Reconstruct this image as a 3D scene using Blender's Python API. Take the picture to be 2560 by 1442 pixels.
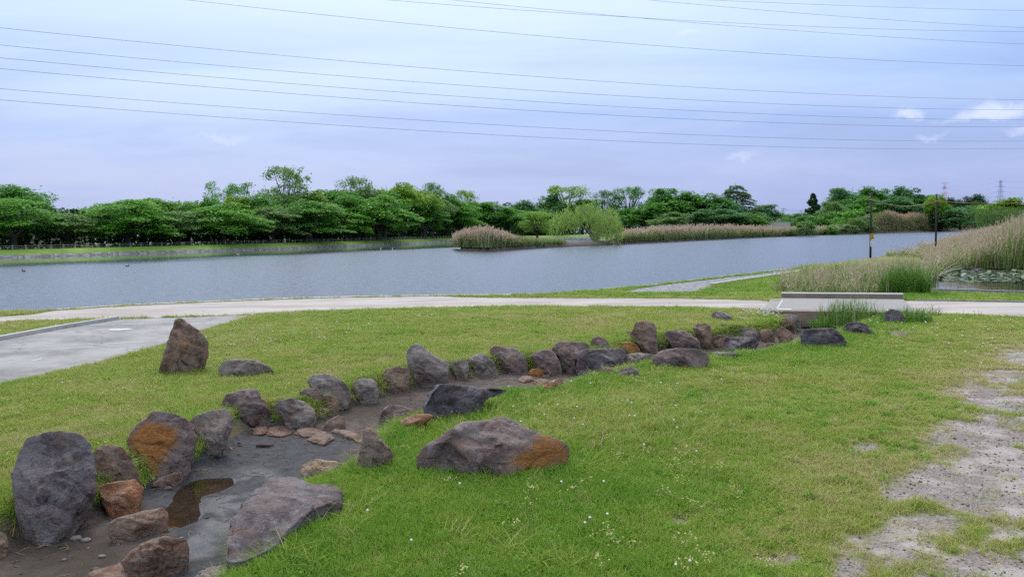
import bpy, math, random
import numpy as np
from mathutils import Matrix, Vector
R = math.radians
for o in list(bpy.data.objects): bpy.data.objects.remove(o)
sc = bpy.context.scene
COL = sc.collection

# ------------------------------------------------------------------ camera
FPX, CX, CY = 1990.0, 1280.0, 721.0          # focal length and centre in photograph pixels
EYE = np.array([0.0, 0.0, 2.1])
PITCH, ROLL = R(4.02), R(0.9)
_F = np.array([0, math.cos(PITCH), -math.sin(PITCH)]); _U = np.array([0, math.sin(PITCH), math.cos(PITCH)]); _R = np.array([1.0, 0, 0])
_CR = math.cos(ROLL)*_R - math.sin(ROLL)*_U
_CU = math.sin(ROLL)*_R + math.cos(ROLL)*_U
cam = bpy.data.objects.new('camera', bpy.data.cameras.new('camera')); COL.objects.link(cam)
cam.data.sensor_width = 36; cam.data.lens = 36*FPX/2560; cam.data.clip_start = .1; cam.data.clip_end = 9000
cam.matrix_world = Matrix(((_CR[0], _CU[0], -_F[0], EYE[0]), (_CR[1], _CU[1], -_F[1], EYE[1]), (_CR[2], _CU[2], -_F[2], EYE[2]), (0, 0, 0, 1)))
sc.camera = cam

# ------------------------------------------------------------------ node helper
def nd(nt, typ, ins=None, **props):
    n = nt.nodes.new(typ)
    for k, v in props.items(): setattr(n, k, v)
    for k, v in (ins or {}).items():
        s = n.inputs[k]
        if isinstance(v, bpy.types.NodeSocket): nt.links.new(v, s)
        else: s.default_value = v
    return n
def math_(nt, op, a, b=0.0, c=0.0, clamp=False):
    return nd(nt, 'ShaderNodeMath', {0: a, 1: b, 2: c}, operation=op, use_clamp=clamp).outputs[0]
def mixc(nt, f, a, b, blend='MIX'):
    def c4(v): return (*v, 1) if isinstance(v, tuple) and len(v) == 3 else v
    return nd(nt, 'ShaderNodeMix', {0: f, 6: c4(a), 7: c4(b)}, data_type='RGBA', blend_type=blend).outputs[2]
def ramp(nt, f, stops, interp='LINEAR'):
    n = nd(nt, 'ShaderNodeValToRGB', {0: f}); cr = n.color_ramp; cr.interpolation = interp
    while len(cr.elements) < len(stops): cr.elements.new(.5)
    for e, (p, c) in zip(cr.elements, stops):
        e.position = p; e.color = (*c, 1) if isinstance(c, tuple) else (c, c, c, 1)
    return n.outputs[0]
def maprange(nt, v, a, b, c=0.0, d=1.0):
    return nd(nt, 'ShaderNodeMapRange', {0: v, 1: a, 2: b, 3: c, 4: d}, interpolation_type='SMOOTHSTEP').outputs[0]
def noise(nt, vec, scale, detail=4, rough=.55, dist=0.0):
    ins = {'Scale': scale, 'Detail': detail, 'Roughness': rough, 'Distortion': dist}
    if vec is not None: ins['Vector'] = vec
    return nd(nt, 'ShaderNodeTexNoise', ins).outputs[0]

# ------------------------------------------------------------------ world: thin overcast, sun veiled ahead and to the left
SUN_EL, SUN_AZ = R(50), R(-18)                # azimuth from +Y, negative = left
SUN = (math.cos(SUN_EL)*math.sin(SUN_AZ), math.cos(SUN_EL)*math.cos(SUN_AZ), math.sin(SUN_EL))
w = bpy.data.worlds.new('World'); sc.world = w; w.use_nodes = True; nt = w.node_tree; nt.nodes.clear()
tc = nd(nt, 'ShaderNodeTexCoord').outputs['Generated']
sky = nd(nt, 'ShaderNodeTexSky', sky_type='NISHITA', sun_disc=False, sun_elevation=SUN_EL, sun_rotation=SUN_AZ, dust_density=3.0, air_density=1.2)
sep = nd(nt, 'ShaderNodeSeparateXYZ', {0: tc})
el = math_(nt, 'MAXIMUM', sep.outputs[2], 0.0)
base = ramp(nt, el, [(0, (.275, .32, .54)), (.07, (.235, .30, .53)), (.16, (.205, .31, .575)), (.27, (.25, .37, .62)), (.55, (.85, .95, 1.15)), (1, (1.55, 1.62, 1.75))])
dots = nd(nt, 'ShaderNodeVectorMath', {0: tc, 1: SUN}, operation='DOT_PRODUCT').outputs['Value']
glow = math_(nt, 'POWER', math_(nt, 'MAXIMUM', dots, 0.0), 7.0)
# cloud deck: project the direction on a flat layer, so that streaks lie as they do overhead
inv = math_(nt, 'DIVIDE', 1.0, math_(nt, 'ADD', el, .09))
flat = nd(nt, 'ShaderNodeCombineXYZ', {0: math_(nt, 'MULTIPLY', sep.outputs[0], inv), 1: math_(nt, 'MULTIPLY', sep.outputs[1], inv), 2: 0.0}).outputs[0]
rotn = nd(nt, 'ShaderNodeMapping', {0: flat, 2: (0, 0, R(-28)), 3: (.55, 1.7, 1)}).outputs[0]
n1 = noise(nt, rotn, .55, 5, .5, .6)
n2 = noise(nt, nd(nt, 'ShaderNodeMapping', {0: tc, 3: (1.0, 1.0, 5.5)}).outputs[0], 3.4, 6, .6, .3)
deck = maprange(nt, n1, .36, .68)
c = mixc(nt, math_(nt, 'MULTIPLY', glow, .85, clamp=True), base, (.86, .95, .98))
c = mixc(nt, math_(nt, 'MULTIPLY', math_(nt, 'MULTIPLY', deck, maprange(nt, el, .04, .30)), .75), c, (.50, .60, .72))
dark = math_(nt, 'MULTIPLY', maprange(nt, n2, .48, .72), maprange(nt, el, .30, .05))
c = mixc(nt, math_(nt, 'MULTIPLY', dark, .42), c, (.19, .25, .43))
c = mixc(nt, math_(nt, 'MULTIPLY', math_(nt, 'MULTIPLY', maprange(nt, n2, .52, .36), maprange(nt, el, .3, .05)), .3), c, (.37, .41, .58))
# a few small cumulus puffs low in the sky
def pix_dir(u, v):
    x, y = (u-CX)/FPX, -(v-CY)/FPX
    d = _F + x*_CR + y*_CU
    return d/np.linalg.norm(d)
wob = nd(nt, 'ShaderNodeVectorMath', {0: nd(nt, 'ShaderNodeTexNoise', {'Vector': tc, 'Scale': 34.0, 'Detail': 6.0, 'Roughness': .6}).outputs[1], 1: (.5, .5, .5)}, operation='SUBTRACT').outputs[0]
wv = nd(nt, 'ShaderNodeVectorMath', {0: wob, 3: .036}, operation='SCALE').outputs[0]
wd = nd(nt, 'ShaderNodeVectorMath', {0: tc, 1: wv}, operation='ADD').outputs[0]
for u, v, sx, sz, k in ((2275, 288, .017, .0075, .7), (2490, 278, .034, .011, .85), (2420, 298, .03, .006, .6), (2320, 343, .018, .005, .35), (2560, 330, .02, .006, .45), (1720, 82, .017, .0035, .45), (1850, 393, .022, .004, .3), (560, 345, .03, .003, .25)):
    p = pix_dir(u, v)
    q = nd(nt, 'ShaderNodeVectorMath', {0: nd(nt, 'ShaderNodeVectorMath', {0: wd, 1: tuple(p)}, operation='SUBTRACT').outputs[0], 1: (1/sx, 1/sx, 1/sz)}, operation='MULTIPLY').outputs[0]
    L = nd(nt, 'ShaderNodeVectorMath', {0: q}, operation='LENGTH').outputs['Value']
    c = mixc(nt, math_(nt, 'MULTIPLY', maprange(nt, L, 1.25, .25), k*.85), c, (.52, .57, .72))
tot = mixc(nt, .9, sky.outputs[0], nd(nt, 'ShaderNodeVectorMath', {0: c, 3: 10.0}, operation='SCALE').outputs[0])
bg = nd(nt, 'ShaderNodeBackground', {0: tot, 1: .1})
nt.links.new(bg.outputs[0], nd(nt, 'ShaderNodeOutputWorld').inputs[0])

sl = bpy.data.lights.new('sun', 'SUN'); sl.energy = 1.5; sl.angle = R(22); sl.color = (1, .96, .9)
so = bpy.data.objects.new('sun', sl); COL.objects.link(so)
so.rotation_euler = Vector(SUN).to_track_quat('Z', 'Y').to_euler(); so.location = (0, 0, 50)
sc.view_settings.view_transform = 'Standard'; sc.view_settings.look = 'None'
sc.view_settings.exposure = 0.72; sc.view_settings.gamma = 1

# ------------------------------------------------------------------ pixel <-> place
def ray(u, v):
    return _F + (u-CX)/FPX*_CR - (v-CY)/FPX*_CU
def G(u, v, z=0.0):                            # where the sight line through a pixel meets level z
    d = ray(u, v); t = (z-EYE[2])/d[2]; return EYE + t*d
def GP(pts, z=0.0): return np.array([G(u, v, z)[:2] for u, v in pts])
def at(u, v, Y):                               # point of the sight line at depth Y
    d = ray(u, v); return EYE + d*(Y/d[1])
def horizon_x(u, Y): d = ray(u, 581-(u-CX)*math.tan(ROLL)); return d[0]/d[1]*Y

# ------------------------------------------------------------------ numpy geometry helpers
def _h(ix, iy, iz, seed):
    h = (ix.astype(np.int64)*374761393 + iy.astype(np.int64)*668265263 + iz.astype(np.int64)*1274126177 + seed*974711) & 0xffffffff
    h = ((h ^ (h >> 13))*1103515245) & 0xffffffff
    h = ((h ^ (h >> 16))*2654435761) & 0xffffffff
    return ((h ^ (h >> 15)) & 0xffffff)/float(0xffffff)
def vnoise(p, seed=0):                         # value noise in 0..1 on (N,3)
    i = np.floor(p).astype(np.int64); f = p-i; u = f*f*(3-2*f)
    r = 0
    for dx in (0, 1):
        for dy in (0, 1):
            for dz in (0, 1):
                wgt = (u[:, 0] if dx else 1-u[:, 0])*(u[:, 1] if dy else 1-u[:, 1])*(u[:, 2] if dz else 1-u[:, 2])
                r = r + wgt*_h(i[:, 0]+dx, i[:, 1]+dy, i[:, 2]+dz, seed)
    return r
def fbm(p, seed=0, oct=4, gain=.5):
    a, s, t = 1.0, 0.0, 0.0
    for k in range(oct):
        s = s + a*(vnoise(p*2**k, seed+k)-.5); t += a; a *= gain
    return s/t*2
def n2d(x, y, sc_, seed=0, oct=3):
    return fbm(np.stack([x*sc_, y*sc_, np.full_like(x, .37)], 1), seed, oct)
def inside(px, py, poly):
    r = np.zeros(len(px), bool); n = len(poly); j = n-1
    for i in range(n):
        xi, yi = poly[i]; xj, yj = poly[j]
        if yi != yj:
            m = ((yi > py) != (yj > py)) & (px < (xj-xi)*(py-yi)/(yj-yi)+xi); r ^= m
        j = i
    return r
def dist_line(px, py, pts, closed=True):
    d = np.full(len(px), 1e9); n = len(pts)
    for i in range(n if closed else n-1):
        ax, ay = pts[i]; bx, by = pts[(i+1) % n]; vx, vy = bx-ax, by-ay
        t = np.clip(((px-ax)*vx+(py-ay)*vy)/(vx*vx+vy*vy+1e-12), 0, 1)
        d = np.minimum(d, np.hypot(px-ax-t*vx, py-ay-t*vy))
    return d
def sdist(px, py, poly):                       # negative inside
    d = dist_line(px, py, poly); return np.where(inside(px, py, poly), -d, d)
def sstep(a, b, x): t = np.clip((x-a)/(b-a), 0, 1); return t*t*(3-2*t)

def mesh_np(name, V, *faces, attrs=None, smooth=True, mats=(), matidx=None):
    me = bpy.data.meshes.new(name); V = np.asarray(V, np.float32)
    faces = [np.asarray(f, np.int32) for f in faces if len(f)]
    me.vertices.add(len(V)); me.vertices.foreach_set('co', V.ravel())
    nl = sum(f.size for f in faces); npoly = sum(len(f) for f in faces)
    me.loops.add(nl); me.loops.foreach_set('vertex_index', np.concatenate([f.ravel() for f in faces]))
    me.polygons.add(npoly)
    tot = np.concatenate([np.full(len(f), f.shape[1], np.int32) for f in faces])
    st = np.concatenate([[0], np.cumsum(tot)[:-1]]).astype(np.int32)
    me.polygons.foreach_set('loop_start', st)
    if matidx is not None: me.polygons.foreach_set('material_index', np.asarray(matidx, np.int32))
    me.polygons.foreach_set('use_smooth', np.full(npoly, smooth))
    me.update(calc_edges=True); me.validate()
    for k, a in (attrs or {}).items():
        at_ = me.attributes.new(k, 'FLOAT', 'POINT'); at_.data.foreach_set('value', np.asarray(a, np.float32))
    for m in mats: me.materials.append(m)
    return me
def link(name, data, parent=None, loc=None):
    o = bpy.data.objects.new(name, data); COL.objects.link(o)
    if parent is not None: o.parent = parent
    if loc is not None: o.location = loc
    return o
def tag(o, label=None, cat=None, group=None, kind=None):
    if label: o['label'] = label
    if cat: o['category'] = cat
    if group: o['group'] = group
    if kind: o['kind'] = kind
    return o
class MB:                                      # collects boxes, tubes and sheets into one mesh
    def __init__(s): s.V = []; s.Q = []; s.T = []; s.n = 0
    def add(s, V, Q=(), T=()):
        V = np.asarray(V, float); s.V.append(V)
        if len(Q): s.Q.append(np.asarray(Q)+s.n)
        if len(T): s.T.append(np.asarray(T)+s.n)
        s.n += len(V); return s
    def box(s, c, size, rz=0.0, taper=1.0):
        x, y, z = np.array(size)/2; v = np.array([[-x, -y, -z], [x, -y, -z], [x, y, -z], [-x, y, -z], [-x*taper, -y*taper, z], [x*taper, -y*taper, z], [x*taper, y*taper, z], [-x*taper, y*taper, z]])
        cs, sn = math.cos(rz), math.sin(rz); v = np.stack([v[:, 0]*cs-v[:, 1]*sn, v[:, 0]*sn+v[:, 1]*cs, v[:, 2]], 1)+np.array(c)
        return s.add(v, [[0, 3, 2, 1], [4, 5, 6, 7], [0, 1, 5, 4], [1, 2, 6, 5], [2, 3, 7, 6], [3, 0, 4, 7]])
    def tube(s, pts, rad, seg=6, cap=True):
        pts = np.asarray(pts, float); rad = np.broadcast_to(np.asarray(rad, float), (len(pts),))
        tan = np.gradient(pts, axis=0); tan /= np.linalg.norm(tan, axis=1)[:, None]+1e-9
        ref = np.array([0, 0, 1.0]) if abs(tan[0][2]) < .9 else np.array([1.0, 0, 0])
        a = np.cross(tan, ref); a /= np.linalg.norm(a, axis=1)[:, None]+1e-9; b = np.cross(tan, a)
        th = np.arange(seg)/seg*2*math.pi
        V = (pts[:, None] + rad[:, None, None]*(np.cos(th)[None, :, None]*a[:, None]+np.sin(th)[None, :, None]*b[:, None])).reshape(-1, 3)
        i = np.arange(len(pts)-1)[:, None]*seg; j = np.arange(seg)[None]; k = (j+1) % seg
        Q = np.stack([i+j, i+k, i+seg+k, i+seg+j], -1).reshape(-1, 4); T = []
        if cap:
            m = len(V); V = np.vstack([V, pts[0], pts[-1]]); e = (len(pts)-1)*seg
            T = [[m, (q+1) % seg, q] for q in range(seg)]+[[m+1, e+q, e+(q+1) % seg] for q in range(seg)]
        return s.add(V, Q, T)
    def mesh(s, name, mats=(), smooth=False, attrs=None):
        V = np.vstack(s.V); f = []
        if s.Q: f.append(np.vstack(s.Q))
        if s.T: f.append(np.vstack(s.T))
        return mesh_np(name, V, *f, smooth=smooth, mats=mats, attrs=attrs)
    def build(s, name, mat, parent=None, smooth=False, loc=None):
        return link(name, s.mesh(name, (mat,), smooth), parent, loc)

# ------------------------------------------------------------------ materials
def newmat(name):
    m = bpy.data.materials.new(name); m.use_nodes = True; nt = m.node_tree; nt.nodes.clear()
    out = nd(nt, 'ShaderNodeOutputMaterial'); return m, nt, out
def fin(nt, out, col, rough=.8, bump=None, bstr=.3, bdist=.02, spec=.3, metal=0.0, normal=None):
    ins = {'Base Color': (*col, 1) if isinstance(col, tuple) and len(col) == 3 else col, 'Roughness': rough, 'Specular IOR Level': spec, 'Metallic': metal}
    if bump is not None: ins['Normal'] = nd(nt, 'ShaderNodeBump', {'Strength': bstr, 'Distance': bdist, 'Height': bump}).outputs[0]
    b = nd(nt, 'ShaderNodeBsdfPrincipled', ins); nt.links.new(b.outputs[0], out.inputs[0]); return b
def objc(nt): return nd(nt, 'ShaderNodeTexCoord').outputs['Object']
def posn(nt): return nd(nt, 'ShaderNodeNewGeometry').outputs['Position']
def attr(nt, name, typ='GEOMETRY'): return nd(nt, 'ShaderNodeAttribute', attribute_name=name, attribute_type=typ).outputs['Fac']

def flatmat(name, col, rough=.7, var=.15, scale=6.0, bstr=.2):
    m, nt, out = newmat(name); n = noise(nt, objc(nt), scale, 6, .6)
    c = mixc(nt, n, tuple(x*(1-var*1.6) for x in col), tuple(min(1, x*(1+var*1.6)) for x in col))
    fin(nt, out, c, rough, n, bstr); return m

def rockmat(name, dark, mid, pale, lich=.35, stain=(.235, .10, .028), rough=.78):
    m, nt, out = newmat(name); p = posn(nt)
    a = noise(nt, p, 2.6, 7, .62, .8); b = noise(nt, p, 11.0, 8, .68, .3); f = noise(nt, p, 60.0, 5, .7)
    st = nd(nt, 'ShaderNodeMapping', {0: p, 2: (R(35), R(20), R(30)), 3: (1.6, 1.6, 4.5)}).outputs[0]
    s = noise(nt, st, 2.2, 6, .65, 1.2)
    c = mixc(nt, maprange(nt, a, .36, .62), tuple(x*k_ for x, k_ in zip(dark, (1.5, 1.36, 1.28))), tuple(x*k_ for x, k_ in zip(mid, (1.66, 1.5, 1.38))))
    c = mixc(nt, math_(nt, 'MULTIPLY', maprange(nt, s, .5, .64), .75), c, pale)
    c = mixc(nt, math_(nt, 'MULTIPLY', maprange(nt, b, .56, .7), lich), c, (.33, .33, .33))
    c = mixc(nt, math_(nt, 'MULTIPLY', maprange(nt, b, .47, .33), .55), c, tuple(x*.45 for x in dark))
    c = mixc(nt, math_(nt, 'MULTIPLY', maprange(nt, noise(nt, p, 4.2, 7, .72, .6), .52, .66), .5), c, (.17, .085, .045))
    c = mixc(nt, math_(nt, 'MULTIPLY', maprange(nt, noise(nt, p, 3.1, 8, .75, .9), .52, .60), .55), c, pale)
    c = mixc(nt, math_(nt, 'MULTIPLY', maprange(nt, noise(nt, p, 1.5, 6, .7, .8), .5, .6), .5), c, pale)
    sa = attr(nt, 'stain'); sn = math_(nt, 'MULTIPLY', maprange(nt, math_(nt, 'ADD', sa, math_(nt, 'MULTIPLY', math_(nt, 'SUBTRACT', noise(nt, p, 6.0, 8, .75, .5), .5), 1.7)), .25, .85), maprange(nt, sa, .02, .3))
    c = mixc(nt, sn, c, mixc(nt, b, stain, tuple(x*1.5 for x in stain)))
    c = mixc(nt, math_(nt, 'MULTIPLY', maprange(nt, f, .35, .65), .35), c, mixc(nt, .5, c, (0, 0, 0)))
    ck = nd(nt, 'ShaderNodeTexVoronoi', {'Vector': nd(nt, 'ShaderNodeVectorMath', {0: p, 1: nd(nt, 'ShaderNodeVectorMath', {0: nd(nt, 'ShaderNodeTexNoise', {'Vector': p, 'Scale': 6.0, 'Detail': 4.0}).outputs[1], 3: .22}, operation='SCALE').outputs[0]}, operation='ADD').outputs[0], 'Scale': 4.2}, feature='DISTANCE_TO_EDGE').outputs[0]
    hgt = math_(nt, 'ADD', math_(nt, 'ADD', math_(nt, 'MULTIPLY', b, .9), math_(nt, 'MULTIPLY', maprange(nt, ck, 0.0, .05), .10)), math_(nt, 'ADD', math_(nt, 'MULTIPLY', f, .22), math_(nt, 'MULTIPLY', s, .5)))
    fin(nt, out, c, rough, hgt, 1.0, .05, .25); return m
RM = {
 'slate':  rockmat('rock_slate', (.050, .042, .046), (.105, .086, .090), (.19, .175, .18)),
 'violet': rockmat('rock_violet', (.062, .044, .042), (.118, .086, .082), (.22, .185, .175)),
 'brown':  rockmat('rock_brown', (.066, .042, .030), (.135, .092, .068), (.24, .185, .145)),
 'grey':   rockmat('rock_grey', (.08, .066, .060), (.145, .125, .115), (.26, .235, .215), .45),
 'rust':   rockmat('rock_rust', (.12, .055, .030), (.22, .105, .055), (.30, .20, .14), .25),
 'tan':    rockmat('rock_tan', (.17, .11, .065), (.29, .20, .12), (.38, .31, .23), .4),
 'dark':   rockmat('rock_dark', (.034, .029, .036), (.072, .062, .072), (.14, .13, .145), .25),
 'slab':   rockmat('rock_slab', (.070, .040, .030), (.125, .078, .06), (.22, .165, .135), .3),
}

# ------------------------------------------------------------------ plan of the place (outlines traced from the sight lines on level ground)
CH = GP([(-350, 1600), (-150, 1480), (-40, 1400), (60, 1350), (180, 1318), (255, 1285), (345, 1245), (375, 1215), (450, 1185), (530, 1152), (575, 1120), (622, 1080), (640, 1064), (735, 1066), (810, 1055), (850, 1022), (900, 1010), (950, 990), (1010, 977), (1060, 966), (1110, 952), (1170, 946), (1240, 936), (1310, 928), (1390, 935), (1440, 928), (1480, 925), (1540, 906), (1580, 892), (1640, 880), (1700, 870), (1760, 862), (1800, 860), (1860, 850), (1930, 842), (1975, 832), (2010, 817), (2035, 803), (2060, 785), (2105, 745), (2160, 712)], -.25)
CH = np.vstack([CH, GP([(2245, 722), (2235, 745), (2195, 792), (2120, 818), (2060, 842), (2000, 857), (1960, 866), (1900, 882), (1800, 892), (1700, 902), (1600, 916), (1500, 936), (1440, 951), (1400, 965), (1360, 980), (1270, 980), (1200, 985), (1150, 992), (1100, 1020), (1065, 1036), (1000, 1052), (960, 1066), (930, 1085), (905, 1110), (885, 1142), (850, 1168), (800, 1190), (700, 1225), (600, 1300), (575, 1360), (555, 1410), (500, 1460), (450, 1540), (330, 1750)], -.06)])
POND = GP([(2275, 723), (2330, 725), (2450, 728), (2560, 731), (2900, 739)], .05)
POND = np.vstack([POND, GP([(3200, 700), (2900, 668), (2560, 664), (2440, 664), (2380, 671), (2345, 688), (2300, 704)], -.2)])
SHORE = GP([(-1500, 850), (-600, 803), (-200, 784), (0, 775), (140, 774), (330, 762), (450, 757), (700, 746.5), (900, 741.5), (1100, 738.5), (1250, 737), (1330, 735), (1500, 722.5), (1620, 713), (1760, 697), (1900, 681), (1960, 673), (2060, 657), (2180, 642), (2260, 628), (2340, 611), (2420, 594), (2480, 583), (2540, 576.5)])
LAND = np.vstack([SHORE, [[900, 420], [900, -60], [-300, -60], [-300, SHORE[0][1]]]])
PATH_L = GP([(-700, 832), (-200, 801), (0, 793), (67, 789), (134, 778), (330, 764.5), (450, 759.5), (700, 749), (900, 744), (1100, 741), (1140, 743.5), (1300, 745.5), (1500, 746), (1700, 747), (1900, 752), (1952, 757), (1935, 776), (1800, 771.5), (1600, 769), (1280, 767), (1000, 772), (800, 780), (640, 787), (460, 793), (297, 798), (150, 802), (0, 806), (-200, 815), (-700, 850)])
PATH_R = GP([(2225, 752), (2330, 753), (2560, 757), (2900, 762), (4200, 780), (4200, 880), (2900, 812), (2560, 795), (2400, 787), (2300, 783), (2215, 780)])
PAD = GP([(297, 799), (460, 794), (640, 788), (520, 823), (395, 869), (200, 920), (0, 964), (-300, 1040), (-700, 1130), (-700, 1000), (-300, 910), (0, 851), (150, 823), (285, 801.5)])
RAMP = GP([(1550, 731), (1625, 717), (1760, 701), (1900, 685), (1945, 678), (2000, 669), (1978, 678), (1932, 690), (1850, 702), (1790, 712), (1750, 729), (1650, 733)])
WATER_Z = -.8
PUD = GP([(392, 1300), (405, 1285), (425, 1262), (428, 1240), (432, 1222), (450, 1208), (480, 1198), (520, 1191), (560, 1192), (588, 1197), (590, 1206), (572, 1216), (545, 1226), (522, 1236), (508, 1246), (504, 1262), (506, 1278), (500, 1295), (485, 1308), (462, 1315), (430, 1316), (405, 1310)], -.28)

def bumps(x, y):
    return .03*n2d(x, y, .35, 5, 2)+.012*n2d(x, y, 2.2, 9, 2)
def H(x, y):                                    # height of the near ground
    x = np.atleast_1d(np.asarray(x, float)); y = np.atleast_1d(np.asarray(y, float))
    near = (y < 60) & (y > -20) & (np.abs(x) < 70)
    z = np.zeros_like(x)
    if near.any():
        xn, yn = x[near], y[near]
        flat = np.full(len(xn), 9.0)
        for P in (PATH_L, PATH_R, PAD, RAMP): flat = np.minimum(flat, sdist(xn, yn, P))
        b = bumps(xn, yn)*sstep(.05, 1.0, flat)
        ch = sdist(xn, yn, CH); b = b*sstep(-.3, .4, ch)-.25*sstep(.27, -.05, ch)-.02*sstep(0, -.4, ch)
        b = b+(.008*n2d(xn, yn, 3.1, 31, 3))*sstep(.05, -.1, ch)
        cl = (yn < 9) & (yn > 3); b[cl] -= .028*sstep(.10, -.08, sdist(xn[cl], yn[cl], PUD)+.09*n2d(xn[cl], yn[cl], 5, 19, 3))
        pd = sdist(xn, yn, POND); b = b-.55*sstep(.12, -.35, pd)
        z[near] = b
    lk = sdist(x, y, LAND)
    z = np.where(lk > -.12, -.06-1.9*sstep(-.1, .7, lk), z)
    return z
def ground_hit(u, v):
    d = ray(u, v); z = 0.0
    for k in range(12):
        t = (z-EYE[2])/d[2]; p = EYE+t*d; z = .5*z+.5*float(H(p[0], p[1])[0])
    t = (z-EYE[2])/d[2]; return EYE+t*d

# ------------------------------------------------------------------ surface materials
def m_ground():
    m, nt, out = newmat('ground_turf'); p = posn(nt)
    a = noise(nt, p, .9, 6, .6); b = noise(nt, p, 9, 6, .65); f = noise(nt, p, 70, 4, .7)
    c = mixc(nt, maprange(nt, a, .35, .65), (.13, .155, .045), (.20, .20, .075))
    c = mixc(nt, math_(nt, 'MULTIPLY', maprange(nt, b, .5, .66), .6), c, (.21, .175, .105))
    bare = attr(nt, 'bare'); e = math_(nt, 'ADD', bare, math_(nt, 'MULTIPLY', math_(nt, 'SUBTRACT', b, .5), .9))
    vor = nd(nt, 'ShaderNodeTexVoronoi', {'Vector': p, 'Scale': 75.0}); vr = vor.outputs['Color']
    g = ramp(nt, nd(nt, 'ShaderNodeSeparateColor', {0: vr}).outputs[0], [(0, (.085, .077, .082)), (.15, (.155, .133, .12)), (.5, (.225, .19, .168)), (1, (.285, .245, .22))])
    g = mixc(nt, math_(nt, 'MULTIPLY', maprange(nt, noise(nt, p, 2.4, 5, .6), .45, .62), .6), g, (.43, .385, .36))
    e = math_(nt, 'ADD', e, math_(nt, 'MULTIPLY', math_(nt, 'SUBTRACT', noise(nt, p, 28, 5, .7), .5), 1.1))
    c = mixc(nt, maprange(nt, e, .15, .85), c, g)
    c = mixc(nt, math_(nt, 'MULTIPLY', attr(nt, 'soil'), .85), c, mixc(nt, b, (.075, .055, .045), (.15, .115, .085)))
    h = math_(nt, 'ADD', b, math_(nt, 'MULTIPLY', vor.outputs['Distance'], .8))
    fin(nt, out, c, .92, math_(nt, 'ADD', h, f), .6, .03, .12); return m
def m_path():
    m, nt, out = newmat('path_sand'); p = posn(nt)
    a = noise(nt, nd(nt, 'ShaderNodeMapping', {0: p, 3: (.35, 1.2, 1)}).outputs[0], .9, 6, .6); b = noise(nt, p, 14, 6, .7); f = noise(nt, p, 120, 3, .7)
    c = mixc(nt, maprange(nt, a, .36, .64), (.30, .262, .243), (.40, .362, .34))
    c = mixc(nt, math_(nt, 'MULTIPLY', maprange(nt, b, .54, .7), .35), c, (.21, .19, .17))
    c = mixc(nt, math_(nt, 'MULTIPLY', f, .2), c, (.22, .2, .19))
    fin(nt, out, c, .95, math_(nt, 'ADD', b, f), .4, .012, .1); return m
def m_pad():
    m, nt, out = newmat('pad_asphalt'); p = posn(nt)
    a = noise(nt, p, .7, 6, .6); b = noise(nt, p, 7, 6, .7); f = noise(nt, p, 150, 3, .8)
    c = mixc(nt, maprange(nt, a, .35, .65), (.14, .135, .132), (.27, .258, .25))
    c = mixc(nt, math_(nt, 'MULTIPLY', maprange(nt, b, .5, .7), .55), c, (.34, .325, .31))
    cr = nd(nt, 'ShaderNodeTexVoronoi', {'Vector': nd(nt, 'ShaderNodeVectorMath', {0: p, 1: nd(nt, 'ShaderNodeVectorMath', {0: nd(nt, 'ShaderNodeTexNoise', {'Vector': p, 'Scale': 1.5}).outputs[1], 3: .9}, operation='SCALE').outputs[0]}, operation='ADD').outputs[0], 'Scale': .55}, feature='DISTANCE_TO_EDGE').outputs[0]
    c = mixc(nt, math_(nt, 'MULTIPLY', maprange(nt, cr, .02, .006), .6), c, (.1, .1, .1))
    c = mixc(nt, math_(nt, 'MULTIPLY', f, .3), c, (.09, .09, .095))
    fin(nt, out, c, .78, f, .3, .01, .3); return m
def m_bed():
    m, nt, out = newmat('stream_mud'); p = posn(nt)
    a = noise(nt, p, 1.7, 7, .62, .4); b = noise(nt, p, 9, 7, .68); f = noise(nt, p, 70, 4, .7)
    wet = math_(nt, 'ADD', attr(nt, 'wet'), math_(nt, 'MULTIPLY', math_(nt, 'SUBTRACT', a, .5), 1.1)); wt = maprange(nt, wet, .16, .5)
    dry = mixc(nt, maprange(nt, b, .38, .62), (.060, .047, .040), (.105, .086, .075))
    dry = mixc(nt, math_(nt, 'MULTIPLY', attr(nt, 'soil'), .9), dry, mixc(nt, b, (.028, .022, .018), (.065, .05, .04)))
    we = mixc(nt, maprange(nt, b, .35, .65), (.024, .024, .028), (.048, .048, .054))
    c = mixc(nt, wt, dry, we)
    shine = math_(nt, 'MULTIPLY', maprange(nt, attr(nt, 'shine'), .1, 1.0), maprange(nt, a, .42, .58))
    rough = math_(nt, 'SUBTRACT', .9, math_(nt, 'ADD', math_(nt, 'MULTIPLY', wt, .22), math_(nt, 'MULTIPLY', shine, .38)))
    fin(nt, out, c, rough, math_(nt, 'ADD', b, math_(nt, 'MULTIPLY', f, .5)), math_(nt, 'SUBTRACT', .8, math_(nt, 'MULTIPLY', shine, .7)), .025, math_(nt, 'ADD', .14, math_(nt, 'MULTIPLY', shine, .14))); return m
def m_gravel():
    m, nt, out = newmat('grey_gravel'); p = posn(nt)
    v = nd(nt, 'ShaderNodeTexVoronoi', {'Vector': p, 'Scale': 16.0})
    c = ramp(nt, nd(nt, 'ShaderNodeSeparateColor', {0: v.outputs['Color']}).outputs[0], [(0, (.09, .09, .1)), (.5, (.19, .19, .205)), (1, (.33, .33, .34))])
    fin(nt, out, c, .9, v.outputs['Distance'], .8, .04, .2); return m
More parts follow.
